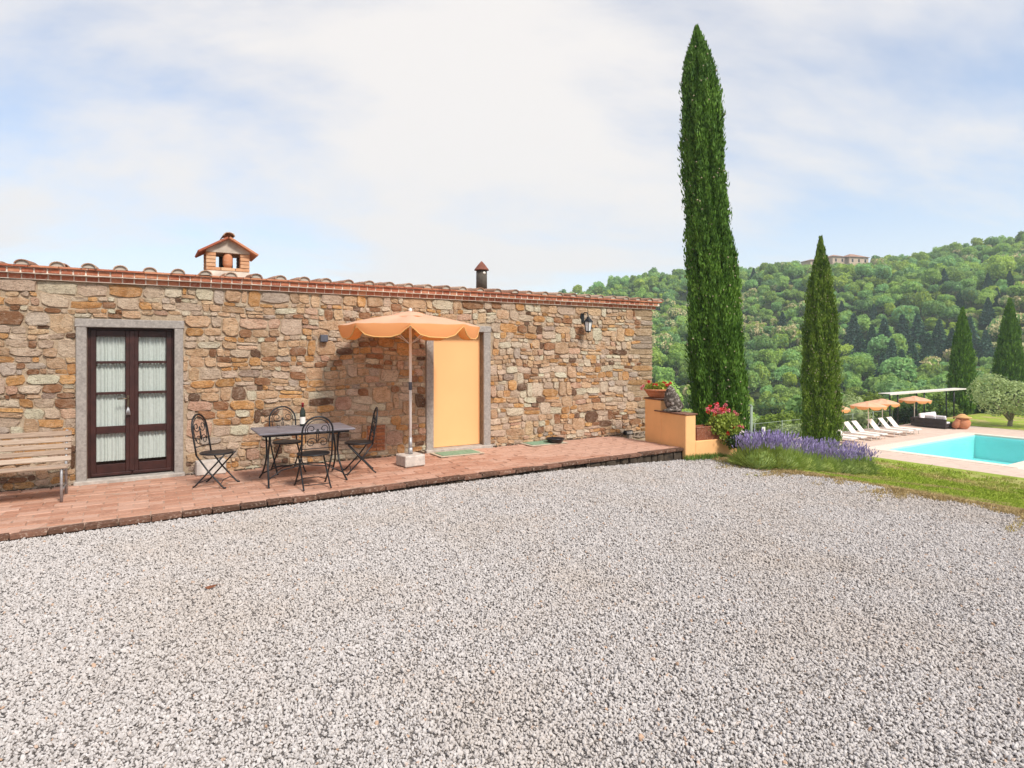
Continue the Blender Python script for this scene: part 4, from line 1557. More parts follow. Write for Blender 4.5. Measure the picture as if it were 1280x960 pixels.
def make_parasol(name, rad, z_edge, z_top, pole_r, rot, detail=True, pole_z0=0.0, drop=0.13):
    t = link(name, None)
    sub = 6
    vs, fs, na_, rows = canopy_shell(rad, z_edge, z_top, 8, sub, rot, drop=drop)
    mb = MB(); mb.add(vs, fs, 0, True)
    can = mb.build('canopy', 'canvas', t)
    edge = vs[rows * na_:]
    mb = MB(); tr = MB()
    v2, f2, low = [], [], []
    for i in range(na_ + 1):
        e = edge[i % na_]
        f = (i % sub) / sub
        dd = drop * (0.14 + 0.86 * min(1.0, math.sin(math.pi * f) * 1.55)) if f else drop * 0.14
        k = 1.012 + 0.02 * math.sin(math.pi * f)
        v2 += [(e[0] * 1.001, e[1] * 1.001, e[2] + 0.001), (e[0] * k, e[1] * k, e[2] - dd * 0.55), (e[0] * (k - 0.012), e[1] * (k - 0.012), e[2] - dd)]
        low.append(v2[-1])
    for i in range(na_):
        a = 3 * i
        f2 += [(a, a + 3, a + 4, a + 1), (a + 1, a + 4, a + 5, a + 2)]
    mb.add(v2, f2, 0, True)
    mb.build('valance', 'canvas_valance', t)
    if detail:
        tr.tube(low[:-1], 0.009, 5, closed=True)
        tr.build('piping', 'canvas_trim', t)
    cap = canopy_shell(rad * 0.30, z_top - 0.030, z_top + 0.055, 8, sub, rot, 0.0, inner=0.05)
    mb = MB(); mb.add(cap[0], cap[1], 0, True); mb.build('vent_cap', 'canvas', t)
    if detail:
        for i in range(8):
            a = rot + 2 * math.pi * i / 8
            c, s = math.cos(a), math.sin(a)
            mb = MB()
            mb.tube([(0.03 * c, 0.03 * s, z_top - 0.05), (rad * 0.5 * c, rad * 0.5 * s, z_top + (z_edge - z_top) * 0.42 - 0.022), (rad * 0.99 * c, rad * 0.99 * s, z_edge - 0.012)], 0.006, 5)
            mb.tube([(0.03 * c, 0.03 * s, z_top - 0.42), (rad * 0.5 * c, rad * 0.5 * s, z_top + (z_edge - z_top) * 0.42 - 0.026)], 0.005, 5)
            mb.build('rib', 'white_pole', t)
    mb = MB(); mb.tube([(0, 0, pole_z0), (0, 0, z_top + 0.02)], pole_r, 12); pole = mb.build('pole', 'white_pole', t)
    if detail:
        mb = MB(); mb.lathe([(pole_r + 0.004, 1.13), (pole_r + 0.007, 1.14), (pole_r + 0.007, 1.24), (pole_r + 0.004, 1.25)], 14); mb.build('joint_sleeve', 'grey_plastic', t)
        mb = MB(); mb.lathe([(pole_r + 0.006, 0.22), (pole_r + 0.006, 0.42)], 14); mb.build('lower_sleeve', 'galvanised', t)
        mb = MB(); mb.lathe([(0.022, z_top + 0.05), (0.026, z_top + 0.07), (0.02, z_top + 0.095), (0.0, z_top + 0.11)], 12); mb.build('finial', 'white_pole', t)
    return t
UB = G(513, 581.5, 0.0)
par = make_parasol('parasol', 1.04, 2.09, 2.255, 0.021, math.atan2(-UB.y, -UB.x), True, 0.15, 0.185)
par.location = (UB.x, UB.y, 0)
tag(par, 'peach scalloped parasol on a white pole standing on the brick terrace', 'parasol')
blk = thing('concrete_block', 'square pale concrete block holding the parasol pole on the terrace', 'block', (UB.x, UB.y, 0.004), HA + 0.10)
mb = MB(); mb.box((-0.165, -0.165, 0.0), (0.165, 0.165, 0.165), bev=0.014, jit=0.004, rng=pr); mb.build('block', 'concrete', blk)
mb = MB(); mb.lathe([(0.034, 0.165), (0.034, 0.26), (0.024, 0.262)], 14); mb.build('socket', 'galvanised', blk)

# ------------------------------------------------------------------ bench
bx, bo = -10.04, 1.06
bench = thing('garden_bench', 'slatted wooden bench with galvanised frame against the stone wall', 'bench', HW(bx, 0, 0.004), HA)
def slat(x0, x1, pts_mid, th, wd, tilt):
    mb = MB(); mb.box((0, -wd / 2, -th / 2), (x1 - x0, wd / 2, th / 2), bev=0.006)
    o = mb.build('slat', 'bench_wood', bench, (x0, pts_mid[0], pts_mid[1]))
    o.rotation_euler = (tilt, 0, 0)
BLN = 1.75
for i in range(5):
    slat(-BLN, 0.03, (-bo + 0.475 + i * 0.020, 0.425 + i * 0.073), 0.024, 0.058, R(76))
for i in range(5):
    slat(-BLN, 0.03, (-bo + 0.045 + i * 0.088, 0.385 - i * 0.008), 0.026, 0.074, R(-4))
for ex in (-0.02, -BLN + 0.10):
    mb = MB()
    mb.tube([(ex, -bo + 0.03, 0.0), (ex, -bo + 0.03, 0.34), (ex, -bo + 0.05, 0.358)], 0.015, 8)
    mb.build('leg', 'galvanised', bench)
    mb = MB()
    mb.tube([(ex, -bo + 0.50, 0.0), (ex, -bo + 0.47, 0.32), (ex, -bo + 0.485, 0.40), (ex, -bo + 0.585, 0.755)], 0.015, 8)
    mb.build('leg', 'galvanised', bench)
    mb = MB()
    mb.tube([(ex, -bo + 0.02, 0.352), (ex, -bo + 0.47, 0.322)], 0.013, 6)
    mb.tube([(ex, -bo + 0.03, 0.12), (ex, -bo + 0.49, 0.12)], 0.009, 6)
    mb.build('seat_bracket', 'galvanised', bench)

# ------------------------------------------------------------------ small things on and along the wall
sb = G(266, 597, 0.0)
hx_, ho_, _ = to_house(sb)
o = thing('stone_block', 'rough pale stone block at the foot of the wall behind the folding chair', 'block', HW(hx_, 0.13, 0.003), HA)
mb = MB(); mb.box((-0.19, -0.10, 0), (0.19, 0.10, 0.185), bev=0.012, jit=0.008, rng=pr); mb.build('block', 'concrete', o)
lx, lz = W(404, 423, 0.03)
o = thing('spotlight', 'small dark box spotlight fixed high on the stone wall', 'spotlight', HW(lx, 0.03, lz), HA)
mb = MB(); mb.box((-0.055, -0.085, -0.055), (0.055, 0.0, 0.055), bev=0.008); mb.build('housing', 'grey_plastic', o)
mb = MB(); mb.box((-0.045, -0.05, -0.061), (0.045, -0.012, -0.0555), bev=0.002); mb.build('lens', 'dark_glass', o)
mb = MB(); mb.tube([(0.0, 0.03, -0.02), (0.0, -0.005, -0.02)], 0.018, 8); mb.build('bracket', 'grey_plastic', o)
lx, lz = W(728, 397, 0.02)
lan = thing('wall_lantern', 'black iron wall lantern on a curved bracket by the house corner', 'lantern', HW(lx, 0.02, lz), HA)
lan.scale = (0.85, 0.85, 0.85)
mb = MB()
mb.box((-0.045, -0.014, -0.12), (0.045, 0.02, 0.10), bev=0.006)
mb.build('back_plate', 'black_iron', lan)
mb = MB()
mb.tube([(0, -0.012, 0.06), (0.0, -0.09, 0.115), (0.0, -0.18, 0.10), (0.0, -0.215, 0.035), (0, -0.215, 0.0)], 0.012, 7)
mb.build('arm', 'black_iron', lan)
mb = MB()
LZ = -0.02
mb.lathe([(0.0, LZ + 0.03), (0.03, LZ + 0.025), (0.05, LZ - 0.01), (0.115, LZ - 0.075), (0.118, LZ - 0.09)], 6, (0, -0.215, 0), 0, False)
mb.build('hood', 'black_iron', lan)
mb = MB()
for i in range(6):
    a = 2 * math.pi * i / 6
    mb.tube([(0.098 * math.cos(a), -0.215 + 0.098 * math.sin(a), LZ - 0.09), (0.066 * math.cos(a), -0.215 + 0.066 * math.sin(a), LZ - 0.30)], 0.006, 5)
mb.lathe([(0.070, LZ - 0.315), (0.070, LZ - 0.298), (0.0, LZ - 0.298)], 6, (0, -0.215, 0), 0, False)
mb.lathe([(0.0, LZ - 0.35), (0.02, LZ - 0.33), (0.055, LZ - 0.315)], 6, (0, -0.215, 0), 0, False)
mb.build('cage', 'black_iron', lan)
mb = MB()
mb.lathe([(0.060, LZ - 0.297), (0.093, LZ - 0.091)], 6, (0, -0.215, 0), 0, False, cap=False)
mb.build('glass', plain('frosted_glass', (0.70, 0.72, 0.72), 0.35, var=0.05, bump=0.0), lan)

def doormat(corners, lab):
    c = sum((G(u, v, 0.0) for u, v in corners), Vector()) / 4
    hx_, ho_, _ = to_house(c)
    o = thing('doormat', lab, 'doormat', HW(hx_, ho_, 0.008), HA)
    mb = MB(); mb.box((-0.40, -0.24, 0), (0.40, 0.24, 0.010), bev=0.003); mb.build('border', 'mat_border', o)
    mb = MB(); mb.box((-0.34, -0.175, 0.0105), (0.34, 0.175, 0.018), bev=0.003); mb.build('pile', 'green_mat', o)
    return c
doormat([(534, 568.5), (590.5, 562), (607, 566.4), (552.5, 572.7)], 'green doormat with cream border before the yellow door')
c2 = doormat([(652, 555.5), (672.6, 560), (704, 553.5), (686, 549)], 'green doormat holding the black dish near the lantern')
dsh = G(694, 552.5, 0.03)
o = thing('black_dish', 'shallow black round dish standing on the green doormat', 'dish', (dsh.x, dsh.y, 0.0285), 0)
mb = MB(); mb.lathe([(0.0, 0.0), (0.13, 0.0), (0.165, 0.06), (0.17, 0.075), (0.155, 0.075), (0.125, 0.012), (0.0, 0.012)], 26); mb.build('bowl', 'black_plastic', o)
bxp = G(786, 543.5, 0.0)
hx_, ho_, _ = to_house(bxp)
o = thing('floor_light', 'small black framed light at the wall foot near the corner', 'floor light', HW(hx_, 0.10, 0.004), HA)
mb = MB(); mb.box((-0.10, -0.03, 0.0), (0.10, 0.05, 0.085), bev=0.006); mb.build('housing', 'black_plastic', o)
mb = MB(); mb.box((-0.075, -0.034, 0.02), (0.075, -0.0305, 0.068)); mb.build('lens', 'sill_stone', o)
mb = MB()
lf = G(262, 737, 0.0)
zlf = gz(lf.x, lf.y)
for k in range(3):
    pass
o = thing('dead_leaf', 'curled brown dead leaf lying on the gravel', 'leaf', (*hit(262, 738, 2.0)[:2], 0), 0.4)
o.location.z = gz(o.location.x, o.location.y) + 0.016
mb = MB(); mb.add([(-0.035, 0, 0.012), (-0.01, -0.018, 0.0), (0.03, -0.004, 0.006), (0.05, 0.004, 0.02), (0.0, 0.02, 0.012), (-0.005, 0.002, 0.002)],
                  [(0, 1, 5), (1, 2, 5), (2, 3, 4), (5, 2, 4), (0, 5, 4)]); mb.build('blade', 'dead_leaf', o)
mb = MB(); mb.tube([(0.05, 0.004, 0.02), (0.075, 0.012, 0.012)], 0.0016, 4); mb.build('stalk', 'dead_leaf', o)

# ------------------------------------------------------------------ stepped garden wall, its pots and the rough stone
YA = G(806, 550, 0.0)
YB = G(857, 577, -0.23)
ydir = Vector((YB.x - YA.x, YB.y - YA.y, 0))
YL = ydir.length
ya = math.atan2(ydir.y, ydir.x)
gw = thing('garden_wall', 'stepped ochre rendered garden wall at the end of the terrace', 'wall', (YA.x, YA.y, 0), ya)
# local x runs towards the yard, local +y towards the lawn
mb = MB()
mb.box((0.0, 0.0, -1.2), (0.47, 0.40, 0.80), bev=0.012)
mb.build('tall_pier', 'render_paint', gw)
mb = MB(); mb.box((-0.015, -0.015, 0.8005), (0.485, 0.42, 0.825), bev=0.006); mb.build('cap_stone', 'edge_brick', gw)
mb = MB()
mb.box((0.4705, 0.003, -1.2), (YL, 0.235, 0.585), bev=0.012)
mb.build('middle_pier', 'render_paint', gw)
mb = MB(); mb.box((0.30, -0.02, 0.5855), (YL + 0.02, 0.262, 0.607), bev=0.005); cp = mb.build('cap_stone', 'edge_brick', gw)
mb = MB()
mb.box((YL - 0.215, 0.2355, -1.4), (YL - 0.012, 1.23, 0.115), bev=0.012)
mb.build('low_wall', 'render_paint', gw)
def gwp(x, y, z):
    c, s = math.cos(ya), math.sin(ya)
    return Vector((YA.x + x * c - y * s, YA.y + x * s + y * c, z))
frng = np.random.default_rng(77)
def plant_parts(t, centre, rad, nleaf, leafsz, leafm, clusters, petal, csize, hang=None):
    n = nleaf
    P = unit(frng.normal(size=(n, 3))) * (frng.random((n, 1)) ** 0.4)
    P = P * np.array(rad) + np.array(centre)
    if hang is not None:
        m = n // 2
        k = frng.random((m, 1))
        H = np.array(hang[0]) + (np.array(hang[1]) - np.array(hang[0])) * k + frng.normal(size=(m, 3)) * np.array(hang[2])
        H[:, 2] -= 0.25 * (k[:, 0] ** 2) * hang[3]
        P = np.concatenate([P[:n - m], H])
    up = frng.normal(size=(n, 3)) * 0.6 + np.array([0, -0.3, 0.6])
    V = leaf_quads(frng, P, up, frng.uniform(0.7, 1.3, n) * leafsz, frng.uniform(0.7, 1.2, n) * leafsz * 0.95)
    o = link('foliage', quads_mesh('foliage', V, leafm), t)
    for ci, (c, pm) in enumerate(clusters):
        m = 34
        Q = unit(frng.normal(size=(m, 3))) * csize * frng.uniform(0.5, 1.1, (m, 1)) + np.array(c)
        V = leaf_quads(frng, Q, frng.normal(size=(m, 3)), csize * 0.75, csize * 0.7)
        link('flower_head', quads_mesh('flower_head', V, pm), t)
    mb = MB()
    for c, pm in clusters:
        mb.tube([(c[0] * 0.6 + centre[0] * 0.4, c[1] * 0.6 + centre[1] * 0.4, centre[2]), c], 0.004, 4)
    mb.build('stems', 'shrub_leaf', t)
bp = gwp(0.16, 0.17, 0.826)
bowl = thing('terracotta_bowl', 'wide shallow terracotta bowl on the tallest pier of the garden wall', 'pot', bp, 0)
mb = MB(); mb.lathe([(0.0, 0.0), (0.13, 0.0), (0.16, 0.02), (0.205, 0.09), (0.235, 0.135), (0.252, 0.14), (0.252, 0.168), (0.235, 0.168), (0.20, 0.13), (0.0, 0.12)], 30)
mb.build('bowl', 'terracotta', bowl)
ger = thing('geranium', 'low red flowered geranium filling the shallow terracotta bowl', 'plant', (bp.x, bp.y, bp.z + 0.13), 0)
cl = [((frng.uniform(-0.24, 0.24), frng.uniform(-0.18, 0.15), frng.uniform(0.07, 0.20)), 'red_petal') for _ in range(14)] + [((-0.28, -0.05, 0.09), 'pink_petal'), ((-0.30, 0.03, 0.04), 'pink_petal')]
plant_parts(ger, (0, 0, 0.06), (0.25, 0.2, 0.10), 520, 0.05, 'geranium_leaf', cl, None, 0.028)
# terracotta trough with trailing flowers
tx0, tx1 = 0.2365, 0.86
tr = thing('terracotta_trough', 'brown terracotta trough planter on the low end of the garden wall', 'planter', gwp(YL - 0.113, 0.26, 0.118), ya)
mb = MB()
o_, i_ = 0.09, 0.065
def taper(y0, y1):
    return [(-0.075, y0 + 0.03, 0), (0.075, y0 + 0.03, 0), (0.075, y1 - 0.03, 0), (-0.075, y1 - 0.03, 0), (-0.105, y0, 0.225), (0.105, y0, 0.225), (0.105, y1, 0.225), (-0.105, y1, 0.225),
            (-0.085, y0 + 0.02, 0.225), (0.085, y0 + 0.02, 0.225), (0.085, y1 - 0.02, 0.225), (-0.085, y1 - 0.02, 0.225), (-0.08, y0 + 0.03, 0.17), (0.08, y0 + 0.03, 0.17), (0.08, y1 - 0.03, 0.17), (-0.08, y1 - 0.03, 0.17)]
mb.add(taper(0.0, 0.80), [(3, 2, 1, 0), (0, 1, 5, 4), (1, 2, 6, 5), (2, 3, 7, 6), (3, 0, 4, 7), (4, 5, 9, 8), (5, 6, 10, 9), (6, 7, 11, 10), (7, 4, 8, 11),
                          (8, 9, 13, 12), (9, 10, 14, 13), (10, 11, 15, 14), (11, 8, 12, 15), (12, 13, 14, 15)])
mb.build('trough', m_brick('old_terracotta', (0.24, 0.085, 0.045), (0.30, 0.105, 0.055), (0.36, 0.14, 0.08), dirt_amt=0.7) or 'old_terracotta', tr)
mb = MB(); mb.box((-0.112, -0.006, 0.226), (0.112, 0.012, 0.245)); mb.box((0.0885, 0.012, 0.2262), (0.114, 0.80, 0.246)); mb.box((-0.114, 0.012, 0.2262), (-0.0885, 0.80, 0.246)); mb.build('rim', 'old_terracotta', tr)
tg = thing('trailing_geranium', 'pink and red geranium trailing over the terracotta trough', 'plant', gwp(YL - 0.113, 0.26, 0.33), ya)
cl = []
for k in range(30):
    s = frng.random()
    cl.append(((frng.uniform(-0.12, 0.16), 0.30 + 0.72 * s, 0.32 - 0.25 * max(0, s - 0.55) * 2.0 + frng.uniform(-0.10, 0.08)), 'pink_petal' if frng.random() < 0.7 else 'red_petal'))
cl += [((0.22, 0.75, 0.0), 'red_petal'), ((0.2, 0.9, 0.02), 'pink_petal'), ((0.16, 1.02, -0.02), 'pink_petal'), ((0.22, 0.62, -0.1), 'red_petal')]
plant_parts(tg, (0.08, 0.66, 0.06), (0.20, 0.36, 0.22), 2400, 0.05, 'geranium_leaf', cl, None, 0.036, hang=((0.15, 0.56, 0.12), (0.17, 0.86, -0.14), (0.05, 0.13, 0.07), 0.5))
# rough stone figure
sp = gwp(0.70, 0.12, 0.608)
stt = thing('rough_stone', 'dark lichen speckled upright rough stone on the middle of the garden wall', 'stone', sp, 0.15)
vs, fs = ICO[3]
out = []
for p_ in vs:
    v = Vector(p_)
    hk = (v.z + 1) / 2
    wdt = 0.20 * (1 - 0.62 * hk ** 1.2)
    nn = mnoise.noise(v * 1.9 + Vector((3, 1, 7))) * 0.30 + mnoise.noise(v * 4.3 + Vector((1, 5, 2))) * 0.16 + mnoise.noise(v * 9.0) * 0.08
    k = 1 + nn
    out.append((v.x * wdt * k - 0.11 * hk ** 1.3 + 0.02, v.y * (0.13 - 0.03 * hk) * k, 0.245 + v.z * 0.245 * (1 + nn * 0.25)))
zmin = min(p_[2] for p_ in out)
mb = MB(); mb.add([(a, b, max(0.0, c - zmin - 0.02)) for a, b, c in out], fs, 0, True)
k = NT('lichen_stone')
c_ = k.coord('Object')
n1 = k.noise(c_, 16, 5, 0.7)
k.p(color=k.ramp(n1, [(0.35, (0.035, 0.028, 0.022)), (0.52, (0.12, 0.095, 0.075)), (0.60, (0.45, 0.40, 0.36)), (0.7, (0.2, 0.16, 0.13))]), rough=0.95,
    normal=k.bump(k.noise(c_, 40, 5, 0.7), 0.9, 0.02))
MAT['lichen_stone'] = k.m
mb.build('stone_body', 'lichen_stone', stt)
mb = MB()
mb.blob((-0.02, -0.02, 0.02), (0.17, 0.12, 0.05), 2, 0.35, 4); mb.build('stone_foot', 'lichen_stone', stt)

# ------------------------------------------------------------------ pool, deck and what stands on it
PA_ = math.atan2(E[1], E[0])
def tpz(t, p, z=DECK_Z):
    x, y = xy(t, p)
    return Vector((x, y, z))
PT0, PT1, PP0, PP1 = 32.9, 43.6, 11.0, 16.2
DT0, DT1, DP0, DP1 = 29.2, 48.4, 8.0, 20.9
deck = tag(link('pool_deck', None, None, (0, 0, DECK_Z), PA_), 'pale pinkish stone deck round the swimming pool', kind='structure')
def ring(name, a, b, z0, z1, mat, parent):
    (at0, at1, ap0, ap1), (bt0, bt1, bp0, bp1) = a, b
    mb = MB()
    mb.box((at0, ap0, z0), (bt0, ap1, z1)); mb.box((bt1, ap0, z0), (at1, ap1, z1))
    mb.box((bt0, ap0, z0), (bt1, bp0, z1)); mb.box((bt0, bp1, z0), (bt1, ap1, z1))
    return mb.build(name, mat, parent)
CO = 0.55
ring('deck_base', (DT0, DT1, DP0, DP1), (PT0 - CO, PT1 + CO, PP0 - CO, PP1 + CO), -0.5, -0.008, 'pale_joint', deck)
cr2 = random.Random(4)
sl = MB(); sl.box((0, 0, -0.05), (0.985, 0.485, 0.0), bev=0.006)
slme = sl.mesh('paving_slab', 'deck_stone')
slabs = []
pp = DP0
r_i = 0
while pp < DP1 - 0.3:
    tt = DT0 - (0.5 if r_i % 2 else 0)
    while tt < DT1 - 0.3:
        t0, t1 = max(tt, DT0), min(tt + 1.0, DT1)
        inside = t1 > PT0 - CO and t0 < PT1 + CO and pp + 0.5 > PP0 - CO and pp < PP1 + CO
        if not inside and t1 - t0 > 0.3:
            slabs.append((t0, pp, t1 - t0))
        elif inside:
            a1, b0 = min(t1, PT0 - CO), max(t0, PT1 + CO)
            rowin = pp + 0.5 > PP0 - CO + 0.01 and pp < PP1 + CO - 0.01
            if a1 - t0 > 0.15: slabs.append((t0, pp, a1 - t0))
            elif t1 - b0 > 0.15: slabs.append((b0, pp, t1 - b0))
        tt += 1.0
    pp += 0.5
    r_i += 1
slabs.sort(key=lambda s: (xy(s[0], s[1])[1] + (60 if xy(s[0], s[1])[0] / xy(s[0], s[1])[1] > 0.9 else 0)))
rest = MB()
for i, (t_, p_, L) in enumerate(slabs):
    if i < 300:
        o = link('paving_slab', slme, deck, (t_, p_, cr2.uniform(-0.003, 0.002)))
        o.scale = (L / 1.0, 1, 1)
    else:
        rest.box((t_, p_, -0.05), (t_ + L - 0.012, p_ + 0.485, -0.001), bev=0.006)
tag(rest.build('paving_slabs', 'deck_stone', deck), kind='stuff')
cm = MB(); cm.box((0, 0, -0.06), (0.64, CO - 0.02, 0.022), bev=0.01)
cme = cm.mesh('coping_slab', 'coping_stone')
t_ = PT0 - CO
while t_ < PT1 + CO - 0.3:
    for p_ in (PP0 - CO, PP1 + 0.02):
        link('coping_slab', cme, deck, (t_, p_, 0))
    t_ += 0.65
p_ = PP0
while p_ < PP1 - 0.2:
    for t_ in (PT0 - 0.02, PT1 + CO):
        o = link('coping_slab', cme, deck, (t_, p_, 0), math.pi / 2)
        o.scale = (min(1.0, (PP1 - p_ + 0.01) / 0.65), 1, 1)
    p_ += 0.65
basin = tag(link('pool_basin', None, None, (0, 0, DECK_Z), PA_), 'turquoise lined rectangular swimming pool basin with corner steps', kind='structure')
ring('basin_wall', (PT0 - 0.3, PT1 + 0.3, PP0 - 0.3, PP1 + 0.3), (PT0, PT1, PP0, PP1), -1.7, -0.064, 'pool_liner', basin)
mb = MB(); mb.box((PT0, PP0, -1.7), (PT1, PP1, -1.45)); mb.build('basin_floor', 'pool_liner', basin)
for i in range(3):                    # rounded white steps in the near corner
    mb = MB()
    rad = 2.1 - 0.45 * i
    n = 16
    vs = [(PT0, PP1, 0)] + [(PT0 + rad * math.cos(a), PP1 - rad * math.sin(a) * 1.15, 0) for a in np.linspace(0, math.pi / 2, n)]
    z0, z1 = (-1.44 if i == 0 else -0.98 + 0.28 * (i - 1) + 0.001), -0.98 + 0.28 * i
    m = len(vs)
    mb.add([(a, b, z0) for a, b, _ in vs] + [(a, b, z1) for a, b, _ in vs], [tuple(range(m, 2 * m))] + [(j, (j + 1) % m, m + (j + 1) % m, m + j) for j in range(m)])
    mb.build('step', 'white_metal', basin)
mb = MB(); mb.add([(PT0, PP0, -0.13), (PT1, PP0, -0.13), (PT1, PP1, -0.13), (PT0, PP1, -0.13)], [(0, 1, 2, 3)])
o = mb.build('pool_water', 'pool_water_surface', None, (0, 0, DECK_Z), PA_)
tag(o, 'clear turquoise water of the swimming pool', kind='structure')

def make_lounger():
    t = link('sun_lounger', None)
    mb = MB()                        # bed runs along -y (feet towards the pool), head at +y
    for sx in (-0.31, 0.31):
        mb.box((sx - 0.02, -1.0, 0.27), (sx + 0.02, 0.95, 0.31))
    for yy_ in (-1.0, -0.3, 0.3, 0.91):
        mb.box((-0.289, yy_, 0.272), (0.289, yy_ + 0.04, 0.308))
    mb.build('frame', 'white_metal', t)
    for sx in (-0.29, 0.29):
        for yy_ in (-0.82, 0.62):
            mb = MB(); mb.tube([(sx, yy_, 0.268), (sx * 1.02, yy_ - 0.03, 0.0)], 0.02, 6); mb.build('leg', 'white_metal', t)
    mb = MB(); mb.box((-0.28, -0.98, 0.312), (0.28, 0.28, 0.335), bev=0.008); mb.build('seat', 'white_fabric', t)
    mb = MB(); mb.box((-0.28, 0.0, 0.0), (0.28, 0.76, 0.03), bev=0.01)
    o = mb.build('backrest', 'white_fabric', t, (0, 0.285, 0.318)); o.rotation_euler = (R(50), 0, 0)
    mb = MB(); mb.tube([(-0.25, 0.82, 0.31), (-0.25, 0.66, 0.74)], 0.012, 5); mb.tube([(0.25, 0.82, 0.31), (0.25, 0.66, 0.74)], 0.012, 5); mb.build('prop', 'white_metal', t)
    return t
L0 = make_lounger()
LU = [(1064, 541.5), (1078, 540.5), (1091, 539.5), (1101, 538.2), (1116, 536.2), (1129, 534.8), (1139, 533.2), (1048, 544.5)]
LUL = ['white sun lounger first in the row from the cypress', 'white sun lounger second in the row from the cypress', 'white sun lounger third in the row from the cypress',
       'white sun lounger fourth in the row from the cypress', 'white sun lounger fifth in the row from the cypress', 'white sun lounger second from the rattan sofa',
       'white sun lounger nearest the rattan sofa', 'white sun lounger partly hidden behind the cypress']
lp = []
for k in range(7):
    lp.append((33.3 + [0, 0.95, 2.3, 3.2, 4.9, 6.2, 7.2][k], 18.9))
lp.append((31.6, 18.9))
for i, ((t_, p_), lab) in enumerate(zip(lp, LUL)):
    o = L0 if i == 0 else dup(L0)
    o.location = tpz(t_, p_, DECK_Z + 0.004)
    o.rotation_euler = (0, 0, PA_ + cr2.uniform(-0.06, 0.06))
    tag(o, lab, 'sun lounger', 'sun loungers beside the pool')
def at_depth(u, d_, z):
    return Vector(((u - U0) / FPX * d_, d_, z))
P1 = make_parasol('pool_parasol', 0.98, 1.76, 1.98, 0.022, 0.3, False, 0.0, 0.18)
PL = [(1085.5, 36.6, 'peach parasol nearest the cypress of the three whole poolside ones'), (1103, 38.6, 'middle of the three whole peach parasols by the pool'),
      (1143, 41.0, 'peach parasol beside the rattan sofa under the flat awning'), (1040, 35.0, 'peach parasol half hidden behind the cypress')]
for i, (u, d_, lab) in enumerate(PL):
    o = P1 if i == 0 else dup(P1)
    o.location = at_depth(u, d_, DECK_Z)
    o.rotation_euler = (0, 0, 0.4 * i)
    tag(o, lab, 'parasol', 'peach parasols by the pool')
# rattan corner sofa, ottoman
so = tpz(46.3, 19.5)
sofa = thing('corner_sofa', 'dark rattan corner sofa with pale cushions under the flat awning', 'sofa', so, PA_)
mb = MB(); mb.box((-1.6, 0.0, 0.06), (1.5, 0.8, 0.30), bev=0.02); mb.box((-1.6, 0.62, 0.301), (1.5, 0.8, 0.62), bev=0.02); mb.box((-1.62, -1.3, 0.06), (-0.82, -0.002, 0.30), bev=0.02)
mb.box((-1.62, -1.3, 0.301), (-1.45, 0.60, 0.62), bev=0.02)
mb.build('rattan_body', 'rattan', sofa)
for a, b in (((-0.78, 0.02, 0.305), (-0.05, 0.6, 0.43)), ((-0.03, 0.02, 0.305), (0.70, 0.6, 0.43)), ((0.72, 0.02, 0.305), (1.46, 0.6, 0.43)), ((-1.42, -1.26, 0.305), (-0.84, -0.02, 0.43)), ((-1.42, 0.02, 0.305), (-0.80, 0.6, 0.43))):
    mb = MB(); mb.box(a, b, bev=0.04); mb.build('seat_cushion', 'cushion', sofa)
for x0 in (-0.8, -0.04, 0.72):
    mb = MB(); mb.box((x0, 0.0, 0.0), (x0 + 0.72, 0.15, 0.42), bev=0.05); o = mb.build('back_cushion', 'cushion', sofa, (0, 0.46, 0.432)); o.rotation_euler = (R(-12), 0, 0)
for y0 in (-1.25, -0.6):
    mb = MB(); mb.box((0, y0, 0.0), (0.15, y0 + 0.6, 0.40), bev=0.05); o = mb.build('back_cushion', 'cushion', sofa, (-1.44, 0, 0.432)); o.rotation_euler = (0, R(-10), 0)
ot = thing('ottoman', 'low dark rattan table in front of the corner sofa', 'table', tpz(46.0, 18.3), PA_)
mb = MB(); mb.box((-0.45, -0.4, 0.03), (0.45, 0.4, 0.31), bev=0.02); mb.build('body', 'rattan', ot)
mb = MB(); mb.box((-0.43, -0.38, 0.311), (0.43, 0.38, 0.328), bev=0.005); mb.build('top', 'dark_glass', ot)
# flat awning on posts
aw = thing('flat_awning', 'long flat pale awning on thin dark posts above the sofa', 'awning', tpz(42.6, 20.6), PA_)
mb = MB(); mb.box((0, 0, 2.205), (11.2, 0.75, 2.24), bev=0.01); mb.build('roof_panel', 'awning', aw)
mb = MB(); mb.box((-0.05, -0.05, 2.15), (11.25, -0.005, 2.245)); mb.build('front_rail', 'awning', aw)
for t_ in (1.3, 5.0, 9.6):
    for p_ in (0.12, 0.62):
        mb = MB(); mb.tube([(t_, p_, -1.0 if p_ > 0.5 else 0.0), (t_, p_, 2.2)], 0.05, 8); mb.build('post', 'black_iron', aw)
